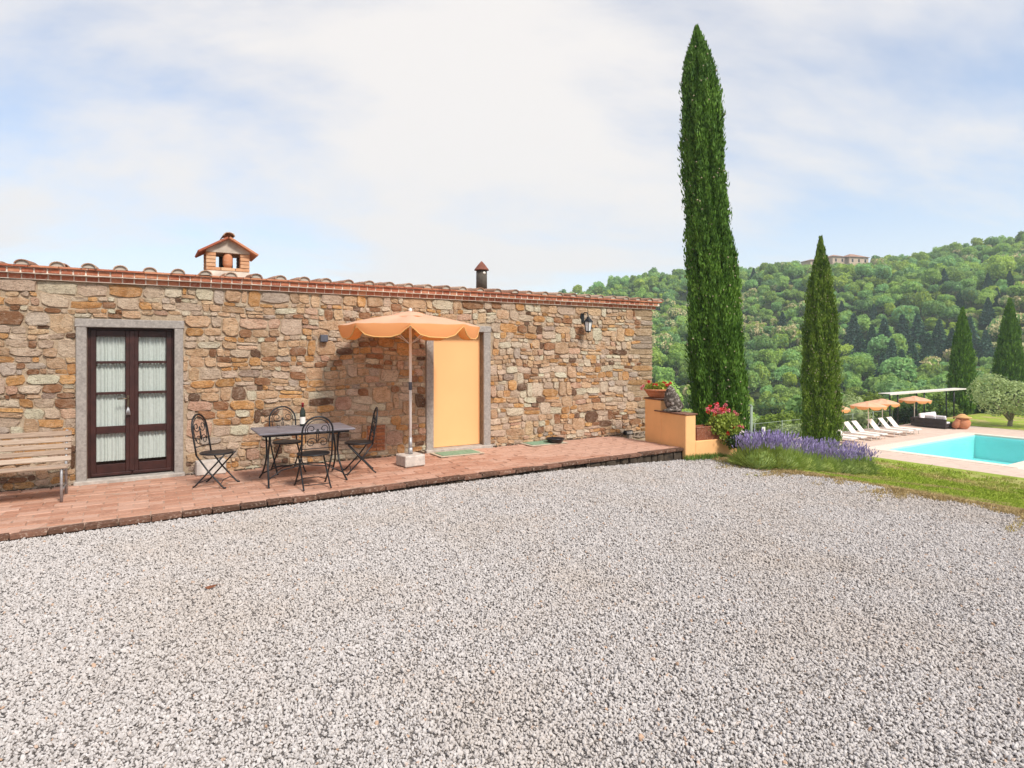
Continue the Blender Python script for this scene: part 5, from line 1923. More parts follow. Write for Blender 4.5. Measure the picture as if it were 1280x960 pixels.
# terracotta jars
jp = G(1203, 536, DECK_Z)
jar = thing('terracotta_jar', 'big round terracotta jar with a wide brimmed lid at the pool corner', 'jar', jp)
mb = MB(); mb.lathe([(0.0, 0.0), (0.26, 0.0), (0.40, 0.18), (0.46, 0.42), (0.38, 0.62), (0.27, 0.72)], 26); mb.build('body', 'terracotta', jar)
mb = MB(); mb.lathe([(0.50, 0.72), (0.52, 0.75), (0.30, 0.82), (0.22, 0.90), (0.12, 0.96), (0.0, 0.98)], 26); mb.build('lid', plain('pale_terracotta', (0.60, 0.34, 0.14), 0.9, var=0.15), jar)
jp2 = G(1194.5, 536.5, DECK_Z)
jar2 = thing('terracotta_jar', 'small tipped terracotta jar leaning beside the big round jar', 'jar', (jp2.x, jp2.y, DECK_Z + 0.02))
mb = MB(); mb.lathe([(0.0, 0.0), (0.12, 0.0), (0.20, 0.14), (0.20, 0.36), (0.12, 0.52), (0.15, 0.58), (0.11, 0.56), (0.09, 0.50), (0.0, 0.2)], 20)
o = mb.build('body', 'terracotta', jar2, (-0.1, 0, 0.06)); o.rotation_euler = (0, R(28), 0)
# fence along the drop behind the deck
fe = thing('wire_fence', 'low green wire fence with thin posts behind the loungers', 'fence', tpz(0, 0, 0), PA_)
fp = 21.35
t_ = 22.0
posts = []
while t_ < 47:
    x, y = xy(t_, fp)
    posts.append((t_, gz(x, y)))
    mb = MB(); mb.tube([(t_, fp, gz(x, y) - 0.2), (t_, fp, gz(x, y) + 1.05)], 0.024, 6); mb.build('post', 'fence_metal', fe)
    t_ += 2.5
for hh in (1.0, 0.55, 0.12):
    mb = MB(); mb.tube([(a, fp + 0.02, b + hh) for a, b in posts], 0.014 if hh > 0.9 else 0.008, 5); mb.build('rail', 'fence_metal', fe)
mb = MB()
for (a, za), (b, zb2) in zip(posts[:-1], posts[1:]):
    for i in range(1, 16):
        k = i / 16
        mb.tube([(a + (b - a) * k, fp + 0.01, za + (zb2 - za) * k + 0.1), (a + (b - a) * k, fp + 0.01, za + (zb2 - za) * k + 1.0)], 0.005, 3, cap=False)
mb.build('wire_mesh', 'fence_metal', fe)
pg = tag(link('fence_post', None), 'pale timber post standing beside the trailing geranium', 'post')
q = hit(938.5, 585)
pg.location = (q.x, q.y, q.z)
mb = MB(); mb.tube([(0, 0, -0.1), (0.01, 0, 1.02)], 0.022, 8); mb.build('shaft', 'fence_metal', pg)
mb = MB(); mb.lathe([(0.026, 1.02), (0.026, 1.035), (0.0, 1.045)], 8); mb.build('cap', 'fence_metal', pg)
sg = thing('garden_marker', 'small white marker standing behind the lavender', 'marker', hit(954.5, 566), 0.2)
mb = MB(); mb.box((-0.06, -0.01, 0.35), (0.06, 0.01, 0.85), bev=0.004); mb.build('panel', 'white_metal', sg)
mb = MB(); mb.tube([(0, 0, -0.05), (0, 0, 0.349)], 0.01, 5); mb.build('stake', 'white_metal', sg)

# ------------------------------------------------------------------ cypresses
def make_cypress(name, label, base, H, prof, n, seed, leafm, sprig=(0.10, 0.20), cones=0, trunk=0.14, furrow=0.16, stems=None):
    """prof: list of (height share, radius); stems: extra (dx, dy, height share, radius share)"""
    g = np.random.default_rng(seed)
    t = thing(name, label, 'cypress', base)
    hs, rs_ = np.array([a for a, _ in prof]), np.array([b for _, b in prof])
    axes = [(0.0, 0.0, 1.0, 1.0, 0.0)] + (stems or [])
    Ps, Us, Ls, cc = [], [], [], []
    core = MB()
    for dx, dy, hsh, rsh, lean in axes:
        m = int(n * hsh * rsh)
        # heights weighted by girth
        w = np.interp(np.linspace(0, 1, 200), hs, rs_) + 0.06
        cdf = np.cumsum(w) / w.sum()
        hk = np.interp(g.random(m), cdf, np.linspace(0, 1, 200))
        a = g.uniform(0, 2 * math.pi, m)
        rad = np.interp(hk, hs, rs_) * rsh
        ph = g.uniform(0, 6.28, 5)
        fur = (0.40 * np.sin(a * 5 + 2.2 * np.sin(hk * 7 + ph[0]) + ph[1]) + 0.35 * np.sin(a * 9 + hk * 17 + ph[2]) + 0.4 * np.sin(a * 3 + hk * 31 + ph[3]) * np.sin(hk * 60 + a * 2) + 0.3 * np.sin(a * 15 + 3 * np.sin(hk * 11 + ph[4])))
        lump = 1 + furrow * fur
        depth = 1 - 0.34 * g.random(m) ** 1.8
        out_ = g.random(m) < 0.09
        depth = np.where(out_, g.uniform(1.0, 1.16, m), depth)
        rr_ = rad * lump * depth
        hz = hk * H * hsh
        P = np.stack([dx + rr_ * np.cos(a) + lean * hk, dy + rr_ * np.sin(a), 0.12 + hz], 1)
        up = np.stack([np.cos(a) * 0.32, np.sin(a) * 0.32, np.ones(m)], 1) + g.normal(size=(m, 3)) * np.array([0.20, 0.20, 0.12])
        Ps.append(P); Us.append(up); Ls.append(g.uniform(*sprig, m) * (0.75 + 0.5 * g.random(m)))
        vs = []
        seg = 14
        for hk_ in np.linspace(0.0, 0.985, 22):
            for k_ in range(seg):
                a_ = 2 * math.pi * k_ / seg
                r_ = np.interp(hk_, hs, rs_) * rsh * 0.66
                vs.append((dx + r_ * math.cos(a_) + lean * hk_, dy + r_ * math.sin(a_), 0.12 + hk_ * H * hsh))
        core.add(vs, [(i * seg + j, i * seg + (j + 1) % seg, (i + 1) * seg + (j + 1) % seg, (i + 1) * seg + j) for i in range(21) for j in range(seg)], 0, True)
    P, U, L = np.concatenate(Ps), np.concatenate(Us), np.concatenate(Ls)
    V = leaf_quads(g, P, U, L, L * g.uniform(0.22, 0.42, len(L)))
    cr_ = link('crown', quads_mesh('crown', V, leafm), t)
    core.build('inner_crown', leafm, t)
    mb = MB(); mb.tube([(0, 0, -0.3), (0.01, 0, 0.6), (0, 0, H * 0.5)], [trunk, trunk * 0.8, trunk * 0.3], 8); mb.build('trunk', 'bark', t)
    if cones:
        idx = g.integers(0, len(P), cones)
        mb = MB()
        for q in P[idx]:
            mb.blob((q[0] * 1.03, q[1] * 1.03, q[2]), 0.017 + 0.010 * g.random(), 0, 0.2, 1)
        tag(mb.build('cones', 'cone_scale', t), kind='stuff')
    return t
D1 = 15.0
b1 = at_depth(900, D1, 0); b1.z = gz(b1.x, b1.y) - 0.05
H1 = EYE + (VH - 38) / FPX * D1 - b1.z
make_cypress('cypress', 'very tall dark green cypress behind the ochre garden wall', b1, H1,
             [(0, 0.48), (0.06, 0.54), (0.25, 0.56), (0.45, 0.49), (0.55, 0.46), (0.68, 0.45), (0.77, 0.45), (0.87, 0.39), (0.936, 0.255), (0.97, 0.13), (0.985, 0.08), (1, 0.02)], 100000, 1, 'cypress_leaf',
             (0.05, 0.14), 800, 0.2, 0.19, stems=[(0.34, -0.05, 0.545, 0.62, 0.03), (0.22, -0.30, 0.36, 0.55, 0.0)])
# the tall stem leans a little towards the house
for o in bpy.data.objects:
    if o.name == 'cypress':
        o.rotation_euler = (0, -R(3.1), 0)
D2 = 27.0
b2 = at_depth(1026, D2, 0); b2.z = gz(b2.x, b2.y) - 0.05
H2 = EYE + (VH - 299) / FPX * D2 - b2.z
make_cypress('cypress', 'slim olive green cypress rising out of the lavender bed', b2, H2,
             [(0, 0.64), (0.20, 0.70), (0.41, 0.67), (0.61, 0.58), (0.78, 0.43), (0.87, 0.28), (0.92, 0.17), (0.965, 0.10), (1, 0.04)], 46000, 2, 'cypress_leaf_pale', (0.08, 0.20), 900, 0.2, 0.24)
D3 = 49.5
b3 = at_depth(1203, D3, 0); b3.z = DECK_Z - 0.1
H3 = EYE + (VH - 386) / FPX * D3 - b3.z
make_cypress('cypress', 'dark pointed cypress behind the end of the flat awning', b3, H3,
             [(0, 0.65), (0.1, 0.85), (0.35, 0.86), (0.55, 0.72), (0.75, 0.48), (0.9, 0.24), (1, 0.03)], 9000, 3, 'cypress_leaf', (0.2, 0.4), 0, 0.2, 0.14)
D4 = 54.0
b4 = at_depth(1262, D4, 0); b4.z = DECK_Z - 0.1
H4 = EYE + (VH - 374) / FPX * D4 - b4.z
make_cypress('cypress', 'dark pointed cypress rising behind the olive tree', b4, H4,
             [(0, 0.7), (0.1, 1.0), (0.35, 1.05), (0.55, 0.85), (0.75, 0.58), (0.9, 0.30), (1, 0.03)], 9000, 4, 'cypress_leaf', (0.2, 0.42), 0, 0.2, 0.14)

# ------------------------------------------------------------------ lavender
lrng = np.random.default_rng(21)
def make_lavender():
    t = link('lavender_bush', None)
    n = 1500
    a, e = lrng.uniform(0, 6.28, n), lrng.uniform(0.35, 1.5, n)
    dirn = np.stack([np.cos(a) * np.cos(e), np.sin(a) * np.cos(e), np.sin(e)], 1)
    L = lrng.uniform(0.24, 0.40, n)
    base = np.stack([np.cos(a), np.sin(a), np.zeros(n)], 1) * lrng.uniform(0, 0.16, (n, 1))
    tip = base + dirn * L[:, None] * np.array([1.05, 1.05, 1.0])
    V = leaf_quads(lrng, (base + tip) / 2 + dirn * 0.06, dirn, L, 0.014)
    link('foliage', quads_mesh('foliage', V, 'lavender_stalk'), t)
    m = 210
    idx = np.argsort(-tip[:, 2] + lrng.random(n) * 0.25)[:m]
    d2_ = unit(dirn[idx] + np.array([0, 0, 0.5]))
    stalk_tip = base[idx] + d2_ * (L[idx] + lrng.uniform(0.12, 0.28, m))[:, None]
    V = leaf_quads(lrng, (base[idx] + stalk_tip) / 2, d2_, np.linalg.norm(stalk_tip - base[idx], axis=1), 0.006)
    link('flower_stalks', quads_mesh('flower_stalks', V, 'lavender_stalk'), t)
    Vs = [leaf_quads(lrng, stalk_tip - d2_ * o_, d2_ + lrng.normal(size=(m, 3)) * 0.1, lrng.uniform(0.05, 0.085, m), 0.020) for o_ in (0.0, 0.012, 0.03)]
    link('flower_spikes', quads_mesh('flower_spikes', np.concatenate(Vs), 'lavender_petal'), t)
    mb = MB(); mb.blob((0, 0, 0.13), (0.29, 0.29, 0.20), 2, 0.25, 3); mb.build('woody_core', 'lavender_stalk', t)
    return t
lav = make_lavender()
LV = [((938, 583), 0.80, 'small lavender bush at the planter end of the front row'), ((950, 584.5), 0.98, 'second lavender bush from the planter in the front row'),
      ((975, 587), 1.0, 'third lavender bush from the planter in the front row'), ((1000, 589.5), 1.05, 'fourth lavender bush from the planter in the front row'),
      ((1025, 591), 1.05, 'fifth lavender bush from the planter in the front row'), ((1048, 593), 1.0, 'sixth lavender bush from the planter in the front row'),
      ((1073, 594), 1.12, 'large round lavender bush at the pool end of the bed'),
      ((934, 575), 1.0, 'lavender bush in the back row hard against the planter'), ((952, 576), 1.1, 'lavender bush in the back row behind the planter end'), ((975, 578), 1.15, 'second lavender bush from the planter in the back row'),
      ((1005, 580), 1.2, 'third lavender bush from the planter in the back row'), ((1035, 582), 1.2, 'fourth lavender bush from the planter in the back row'),
      ((1066, 584), 1.15, 'last lavender bush of the back row, towards the pool')]
for i, ((u, v), s, lab) in enumerate(LV):
    o = lav if i == 0 else dup(lav)
    q = hit(u, v)
    o.location = (q.x, q.y, q.z - 0.02)
    o.rotation_euler = (0, 0, i * 1.3)
    o.scale = (s * 1.05, s * 1.05, s * 1.0)
    tag(o, lab, 'lavender', 'lavender bushes between the lawn and the cypress')

# ------------------------------------------------------------------ shrubs, olive tree and the trees behind the fence
def crown_quads(g, lobes, n, size, flat=0.25, outward=0.75):
    """leaf clumps spread over the outside of several lobes: (cx, cy, cz, r)"""
    lb = np.array(lobes, float)
    w = lb[:, 3] ** 2
    k = g.choice(len(lb), n, p=w / w.sum())
    dirn = unit(g.normal(size=(n, 3)) + np.array([0, 0, 0.25]))
    rad = lb[k, 3] * (1.04 - 0.38 * g.random(n) ** 2.2)
    P = lb[k, :3] + dirn * rad[:, None] * np.array([1, 1, 0.86])
    keep = np.ones(n, bool)
    for j in range(len(lb)):
        dd = np.linalg.norm((P - lb[j, :3]) / np.array([1, 1, 0.86]), axis=1)
        keep &= ~((dd < lb[j, 3] * 0.62) & (k != j))
    P, dirn = P[keep], dirn[keep]
    nrm = unit(dirn * outward + g.normal(size=P.shape) * 0.55 + np.array([0, 0, 0.25]))
    side = unit(np.cross(nrm, unit(g.normal(size=P.shape))))
    other = np.cross(nrm, side)
    s = size * g.uniform(0.6, 1.35, (len(P), 1))
    return np.stack([P - side * s * 0.5, P + other * s * 0.36, P + side * s * 0.5, P - other * s * 0.36], 1)
def lobes_for(g, n, rad, hgt, squash=0.85, spread=0.72):
    L = []
    for i in range(n):
        a, e = g.uniform(0, 6.28), g.uniform(-0.35, 1.0)
        q = g.uniform(0.35, 1.0) * spread
        L.append((rad * q * math.cos(a) * math.cos(e), rad * q * math.sin(a) * math.cos(e), hgt + rad * squash * q * math.sin(e), rad * g.uniform(0.22, 0.50)))
    return L
def make_tree(name, seed, rad, crown_h, nl, nleaf, size, leafm, bark='bark', trunk_r=0.12, core=0.72, leafm2=None, share2=0.0, limbs=5, squash=0.8, forks=False, spread=0.62):
    g = np.random.default_rng(seed)
    t = link(name, None)
    L = lobes_for(g, nl, rad, crown_h, squash, spread)
    V = crown_quads(g, L, nleaf, size)
    mats = [leafm] + ([leafm2] if leafm2 else [])
    mi = None
    if leafm2:
        f = np.sin(V[:, 0, 0] * 2.1 / rad * 2 + seed) * np.sin(V[:, 0, 1] * 2.7 / rad * 2) + V[:, 0, 2] / (crown_h + rad) + 0.35 * g.normal(size=len(V))
        mi = (f > np.quantile(f, 1 - share2)).astype(np.int32)
    cme_ = quads_mesh('crown', V, mats, mi)
    c_ = link('crown', cme_, t)
    if core:
        mb = MB()
        for j, (x, y, z, r_) in enumerate(L):
            mb.blob((x, y, z), (r_ * core, r_ * core, r_ * core * 0.86), 1, 0.3, j + seed)
        mb.build('inner_crown', leafm, t)
    mb = MB()
    if forks:
        mb.tube([(0, 0, -0.2), (0.03, 0, 0.25), (0.12, 0, 0.45)], [trunk_r, trunk_r * 0.85, trunk_r * 0.7], 8)
    else:
        mb.tube([(0, 0, -0.4), (0.02, 0, crown_h * 0.45), (0, 0.02, crown_h)], [trunk_r, trunk_r * 0.75, trunk_r * 0.3], 7)
    mb.build('trunk', bark, t)
    mb = MB()
    for j in range(min(limbs, len(L))):
        x, y, z, r_ = L[j]
        z0 = 0.35 if forks else crown_h * 0.5
        mb.tube([(0.08 if forks else 0, 0, z0), (x * 0.45, y * 0.45, z0 + (z - z0) * 0.55), (x * 0.85, y * 0.85, z)], [trunk_r * 0.55, trunk_r * 0.36, trunk_r * 0.12], 6)
    mb.build('limbs', bark, t)
    return t
oq = G(1262, 533, DECK_Z)
ol = make_tree('olive_tree', 5, 2.35, 1.65, 24, 9500, 0.15, 'olive_leaf', 'olive_bark', 0.16, 0.0, limbs=7, squash=0.66, forks=True, spread=0.8)
ol.location = (oq.x, oq.y, DECK_Z)
tag(ol, 'silvery green olive tree with forked trunk on the lawn beyond the pool', 'olive tree')
near = [  # u, depth, v of the top, radius, leaf material, name, label
    (968, 46, 500, 2.4, 'shrub_leaf', 'shrub', 'pale green shrub behind the fence between the two big cypresses'),
    (945, 52, 512, 2.0, 'olive_leaf', 'shrub', 'grey green shrub beside the tall cypress behind the fence'),
    (992, 44, 518, 1.6, 'olive_leaf', 'shrub', 'low grey shrub right behind the fence at the olive green cypress'),
    (1062, 50, 482, 2.6, 'olive_leaf', 'broadleaf_tree', 'pale silvery tree above the parasols next to the olive green cypress'),
    (1086, 56, 478, 2.8, 'shrub_leaf', 'broadleaf_tree', 'light green tree standing behind the poolside parasols'),
    (1112, 50, 512, 2.2, 'shrub_leaf', 'shrub', 'leafy shrub behind the loungers under the awning end'),
    (1140, 62, 478, 3.4, 'wood_leaf_bright', 'broadleaf_tree', 'bright green tree behind the middle of the awning'),
    (1170, 58, 476, 3.2, 'shrub_leaf', 'broadleaf_tree', 'yellow green tree behind the sofa beside the dark cypress'),
    (1158, 50, 510, 2.0, 'shrub_leaf', 'shrub', 'green shrub directly behind the corner sofa'),
    (1182, 50, 512, 1.8, 'shrub_leaf', 'shrub', 'green shrub between the sofa and the dark cypress'),
    (1228, 58, 478, 3.0, 'shrub_leaf', 'broadleaf_tree', 'light tree between the two dark cypresses behind the olive tree'),
    (1236, 50, 516, 1.7, 'dark_shrub_leaf', 'shrub', 'dark hedge shrub behind the olive trunk, on its pool side'),
    (1275, 49, 512, 2.2, 'dark_shrub_leaf', 'shrub', 'dark hedge shrub behind the olive tree at the picture edge'),
    (1130, 46.5, 520, 1.3, 'dark_shrub_leaf', 'shrub', 'small dark shrub between the parasol and the rattan sofa'),
    (1040, 47, 515, 1.8, 'shrub_leaf', 'shrub', 'shrub behind the half hidden parasol next to the cypress'),
    (850, 40, 500, 1.8, 'wood_leaf_bright', 'shrub', 'light green bush between the house corner and the tall cypress'),
    (828, 30, 470, 1.5, 'wood_leaf_bright', 'shrub', 'pale green bush top beside the house corner above the flower bowl')]
for i, (u, d_, vt, rad, lm, nm, lab) in enumerate(near):
    p_ = at_depth(u, d_, 0)
    zg_ = gz(p_.x, p_.y)
    top = EYE + (VH - vt) / FPX * d_
    ch_ = max(rad * 0.55, top - zg_ - rad * 0.95)
    tr_ = make_tree(nm, 100 + i, rad, ch_, 13, 2600, 0.24 if rad > 2.2 else 0.19, lm, 'bark', 0.10, 0.66, limbs=5)
    tr_.location = (p_.x, p_.y, zg_)
    tag(tr_, lab, 'tree' if nm == 'broadleaf_tree' else 'shrub', 'trees and shrubs behind the pool fence')
q = hit(928, 581)
ws = make_tree('flowering_shrub', 300, 0.30, 0.30, 10, 900, 0.06, 'dark_shrub_leaf', 'bark', 0.02, 0.6, 'white_petal', 0.07)
ws.location = (q.x + 0.16, q.y + 0.50, q.z)
tag(ws, 'dark shrub with small white flowers at the end of the ochre wall', 'shrub')
# strip of longer grass at the foot of the low wall
mb_n = 900
xg = lrng.uniform(0.0, 1.3, mb_n)
base = np.array([tuple(gwp(YL + abs(lrng.normal()) * 0.07, q_ - 0.05, 0)) for q_ in xg])
base[:, 2] = ground_z(base[:, 0], base[:, 1])
V = leaf_quads(lrng, base + np.array([0, 0, 0.05]), np.array([0, 0, 1]) + lrng.normal(size=(mb_n, 3)) * 0.3, lrng.uniform(0.08, 0.17, mb_n), 0.009)
tag(link('long_grass', quads_mesh('long_grass', V, 'shrub_leaf')), 'strip of longer grass at the foot of the ochre wall', kind='stuff')

# ------------------------------------------------------------------ the wooded hillside
wrng = np.random.default_rng(42)
protos = []
for s in range(4):
    protos.append(make_tree('broadleaf_tree', 400 + s, 1.0, 1.25, 15, 1500, 0.17, 'wood_leaf', 'bark', 0.05, 0.74, limbs=3))
for s in range(2):
    protos.append(make_tree('broadleaf_tree', 420 + s, 1.0, 1.25, 17, 1500, 0.17, 'wood_leaf_bright', 'bark', 0.05, 0.74, limbs=3))
for s in range(2):
    protos.append(make_tree('chestnut_tree', 440 + s, 1.0, 1.20, 15, 1500, 0.17, 'wood_leaf', 'bark', 0.05, 0.74, 'chestnut_bloom', 0.6, limbs=3))
def make_conifer(seed):
    g = np.random.default_rng(seed)
    t = link('conifer', None)
    n = 1700
    hk = g.random(n) ** 1.35
    tier = np.floor(hk * 13) / 13
    fr = hk * 13 - np.floor(hk * 13)
    rad = (0.30 * (1 - hk) + 0.02) * (1.08 - 0.42 * fr)
    a = g.uniform(0, 6.28, n)
    rr_ = rad * (1 - 0.45 * g.random(n) ** 2)
    P = np.stack([rr_ * np.cos(a), rr_ * np.sin(a), 0.08 + hk * 0.92], 1)
    up = np.stack([np.cos(a), np.sin(a), -0.35 * np.ones(n)], 1) + g.normal(size=(n, 3)) * 0.3
    V = leaf_quads(g, P, up, g.uniform(0.05, 0.10, n), 0.045)
    link('crown', quads_mesh('crown', V, 'conifer_leaf'), t)
    mb = MB(); mb.lathe([(0.20, 0.10), (0.16, 0.3), (0.09, 0.6), (0.0, 0.95)], 9); mb.build('inner_crown', 'conifer_leaf', t)
    mb = MB(); mb.tube([(0, 0, -0.06), (0, 0, 0.5)], [0.018, 0.01], 6); mb.build('trunk', 'bark', t)
    return t
con = [make_conifer(500 + s) for s in range(2)]

X, Y, S, K = [], [], [], []
az = wrng.uniform(-0.35, 1.05, 80000)
rad_ = np.sqrt(wrng.uniform(66 ** 2, 470 ** 2, 80000))
cell = {}
for a_, r_ in zip(az, rad_):
    x, y = r_ * math.sin(a_), r_ * math.cos(a_)
    t_, p_ = tp(x, y)
    if (p_ < 27 and t_ < 72) or r_ > float(ridge_r(a_)) + 25:
        continue
    size = 1.7 + 3.0 * wrng.random() ** 1.4 * (0.85 if r_ < 110 else 1.0) * (1.0 - 0.28 * min(1, max(0, (r_ - 170) / 180)))
    gx, gy = int(x // 8), int(y // 8)
    ok = True
    for ii in (-1, 0, 1):
        for jj in (-1, 0, 1):
            for (px, py, ps) in cell.get((gx + ii, gy + jj), ()):
                if (px - x) ** 2 + (py - y) ** 2 < (wrng.uniform(0.48, 0.72) * (ps + size)) ** 2:
                    ok = False
    if not ok:
        continue
    cell.setdefault((gx, gy), []).append((x, y, size))
    X.append(x); Y.append(y); S.append(size)
X, Y, S = np.array(X), np.array(Y), np.array(S)
Z = ground_z(X, Y)
U = U0 + FPX * X / Y
bloom = np.sin(X * 0.045 + 1.0) * np.sin(Y * 0.038 + 2.0) + 0.5 * wrng.normal(size=len(X)) > 0.66
K = np.where(bloom, 6 + wrng.integers(0, 2, len(X)), np.where(wrng.random(len(X)) < 0.30, 4 + wrng.integers(0, 2, len(X)), wrng.integers(0, 4, len(X))))
HT = S * wrng.uniform(0.80, 1.45, len(X))
# conifers stand where the photograph shows them
conifers = []
for u, vt, px in [(1067, 401, 42), (1090, 415, 40), (1105, 406, 40), (1128, 404, 48), (1147, 402, 44), (1075, 427, 48), (1104, 450, 45), (1127, 446, 44), (1174, 408, 42), (1190, 419, 40),
                  (1232, 419, 34), (1235, 378, 30), (1212, 405, 44), (978, 395, 26), (1180, 340, 22), (1214, 340, 20), (1235, 346, 22), (1262, 343, 22), (1246, 363, 20), (1131, 315, 14), (1136, 314, 14),
                  (1200, 368, 20), (1145, 365, 18), (1052, 380, 20), (1160, 425, 42), (1140, 437, 46), (1115, 432, 42), (942, 338, 16), (1092, 384, 20)]:
    q = hit(u, vt + px * 0.98, 66)
    conifers.append((q.x, q.y, q.z, px / FPX * q.y * 1.2))
cx_, cy_ = np.array([c[0] for c in conifers]), np.array([c[1] for c in conifers])
cs_ = np.array([c[3] for c in conifers])
keep = np.ones(len(X), bool)
for i in range(len(conifers)):
    dd = np.hypot(X - cx_[i], Y - cy_[i])
    front_ = (np.abs(X / Y - cx_[i] / cy_[i]) < 0.012) & (Y < cy_[i]) & (Y > cy_[i] - 4)
    keep &= ~(dd < 1.2 + 0.12 * cs_[i]) & ~front_
vq = hit(1052, 344, 200)
keep &= ~((np.abs(X / Y - vq.x / vq.y) < 0.055) & (Y > vq.y - 34))
X, Y, Z, S, K, HT, U = X[keep], Y[keep], Z[keep], S[keep], K[keep], HT[keep], U[keep]
# what each tree shows in the picture, nearest first
order = np.argsort(Y)
buf = np.zeros((300, 400), bool)
vis = np.zeros(len(X))
buf[:, :int(815 / 4)] = True
yy_g, xx_g = np.mgrid[0:300, 0:400]
for i in order:
    if not (560 < U[i] < 1560):
        continue
    d_ = Y[i]
    r_ = S[i] / d_ * FPX / 4
    cu, cv = U[i] / 4, (VH - (Z[i] + 1.2 * HT[i] - EYE) / d_ * FPX) / 4
    x0, x1, y0, y1 = int(max(0, cu - r_)), int(min(400, cu + r_ + 1)), int(max(0, cv - r_)), int(min(300, cv + r_ + 1))
    if x1 <= x0 or y1 <= y0:
        continue
    sub_ = buf[y0:y1, x0:x1]
    m_ = ((xx_g[y0:y1, x0:x1] - cu) ** 2 + (yy_g[y0:y1, x0:x1] - cv) ** 2) < r_ * r_
    inside = (xx_g[y0:y1, x0:x1] < 320) & (yy_g[y0:y1, x0:x1] < 130)
    vis[i] = (m_ & ~sub_ & inside).sum()
    sub_ |= m_
best = set(np.argsort(-vis)[:300].tolist())
LBL = {0: 'mid green broadleaf tree in the wood on the far hillside', 4: 'bright green broadleaf tree in the wood on the far hillside', 6: 'cream flowering chestnut tree in the wood on the far hillside'}
used = set()
rest_i = []
for i in range(len(X)):
    if i not in best or vis[i] < 1:
        rest_i.append(i)
        continue
    k_ = int(K[i])
    o = protos[k_] if k_ not in used else dup(protos[k_])
    used.add(k_)
    o.location = (X[i], Y[i], Z[i] - 0.3)
    o.rotation_euler = (0, 0, wrng.uniform(0, 6.28))
    o.scale = (S[i], S[i], HT[i])
    base_k = 0 if k_ < 4 else (4 if k_ < 6 else 6)
    tag(o, LBL[base_k], 'tree', {0: 'mid green trees on the hillside', 4: 'bright green trees on the hillside', 6: 'flowering chestnuts on the hillside'}[base_k])
for k_ in range(8):
    if k_ not in used:
        for ch in list(protos[k_].children):
            bpy.data.objects.remove(ch)
        bpy.data.objects.remove(protos[k_])
for i, (x, y, z, h_) in enumerate(conifers):
    o = con[i] if i < 2 else dup(con[i % 2])
    o.location = (x, y, z - 0.2)
    o.rotation_euler = (0, 0, i * 1.7)
    o.scale = (h_ * 1.0, h_ * 1.0, h_ * 1.0)
    tag(o, 'dark blue green pointed conifer standing in the hillside wood', 'conifer', 'conifers on the hillside')
src = []
for k_ in range(8):
    g = np.random.default_rng(700 + k_)
    mb = MB()
    L = lobes_for(g, 14, 1.0, 1.25)
    lm = 'wood_leaf' if k_ < 4 or k_ > 5 else 'wood_leaf_bright'
    V = crown_quads(g, L, 900, 0.20)
    f = np.sin(V[:, 0, 0] * 4.2) * np.sin(V[:, 0, 1] * 5.4) + V[:, 0, 2] / 2
    th = np.quantile(f, 0.5)
    for q_, ff in zip(V, f):
        mb.add(q_, [(0, 1, 2, 3)], 1 if (k_ > 5 and ff > th) else 0)
    for j, (x, y, z, r_) in enumerate(L):
        mb.blob((x, y, z), (r_ * 0.76, r_ * 0.76, r_ * 0.66), 1, 0.3, j)
    mb.tube([(0, 0, -0.3), (0, 0, 1.2)], [0.05, 0.02], 5)
    src.append((mb.v, mb.f, mb.mi, [lm, 'chestnut_bloom']))
ri = np.array(rest_i)
n = len(ri)
scatter('distant_wood', src, np.stack([X[ri], Y[ri], Z[ri] - 0.3], 1), np.stack([np.zeros(n), np.zeros(n), wrng.uniform(0, 6.28, n)], 1),
        np.stack([S[ri], S[ri], HT[ri]], 1), K[ri], 'dense green wood covering the far hillside')
print('trees', len(best), 'rest', n)

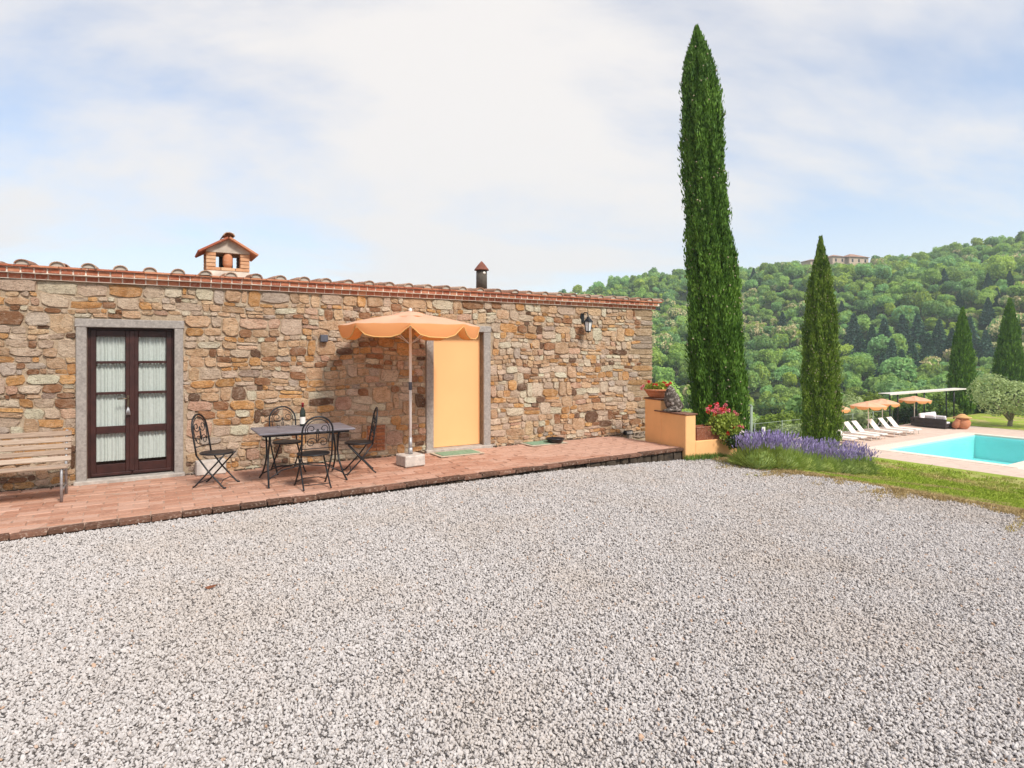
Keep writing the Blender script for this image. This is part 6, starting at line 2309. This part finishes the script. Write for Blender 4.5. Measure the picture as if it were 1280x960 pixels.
# villa on the ridge
vd = vq.y - 1.0
vz = EYE + (VH - 330) / FPX * vd
villa = thing('hilltop_villa', 'pale villa with red brown roofs on the ridge beside the slim cypress top', 'villa', (vq.x, vd - 2, vz - 1.0), 0.25)
def block(x0, x1, y0, y1, h_, roof_h):
    mb = MB(); mb.box((x0, y0, -8), (x1, y1, h_)); w_ = mb.build('wall', 'villa_wall', villa)
    mb = MB()
    e = 0.7
    xm_, ym_ = (x0 + x1) / 2, (y0 + y1) / 2
    ins = (y1 - y0) / 2
    mb.add([(x0 - e, y0 - e, h_ + 0.01), (x1 + e, y0 - e, h_ + 0.01), (x1 + e, y1 + e, h_ + 0.01), (x0 - e, y1 + e, h_ + 0.01), (x0 + ins, ym_, h_ + roof_h), (x1 - ins, ym_, h_ + roof_h)],
           [(3, 2, 1, 0), (0, 1, 5, 4), (1, 2, 5), (2, 3, 4, 5), (3, 0, 4)])
    mb.build('roof', 'villa_roof', villa)
    nw = max(2, int((x1 - x0) / 3.2))
    for i in range(nw):
        xc = x0 + (x1 - x0) * (i + 0.5) / nw
        mb = MB(); mb.box((xc - 0.5, y0 - 0.08, h_ - 2.6), (xc + 0.5, y0 - 0.005, h_ - 1.0)); mb.build('window', 'dark_glass', villa)
block(-18.5, -8, 3, 10, 2.4, 1.2)
block(-7.5, 0.5, 0, 8, 4.4, 1.6)
block(1.0, 13.0, -2, 8, 4.2, 2.4)
vt = MB()

# ------------------------------------------------------------------ summer haze in the valley
mb = MB()
mb.box((-900, -900, -27), (900, 900, 150))
hz_ = mb.build('haze', MAT.get('x') or plain('haze_air', (1, 1, 1)), None)
hm = hz_.data.materials[0]
hn, hl = hm.node_tree.nodes, hm.node_tree.links
hn.clear()
ho = hn.new('ShaderNodeOutputMaterial')
hv = hn.new('ShaderNodeVolumePrincipled')
hv.inputs['Color'].default_value = (0.80, 0.90, 1.0, 1)
hv.inputs['Density'].default_value = 0.0005
hv.inputs['Anisotropy'].default_value = 0.2
hl.new(hv.outputs[0], ho.inputs['Volume'])
tag(hz_, 'thin bluish summer haze over the valley', kind='stuff')
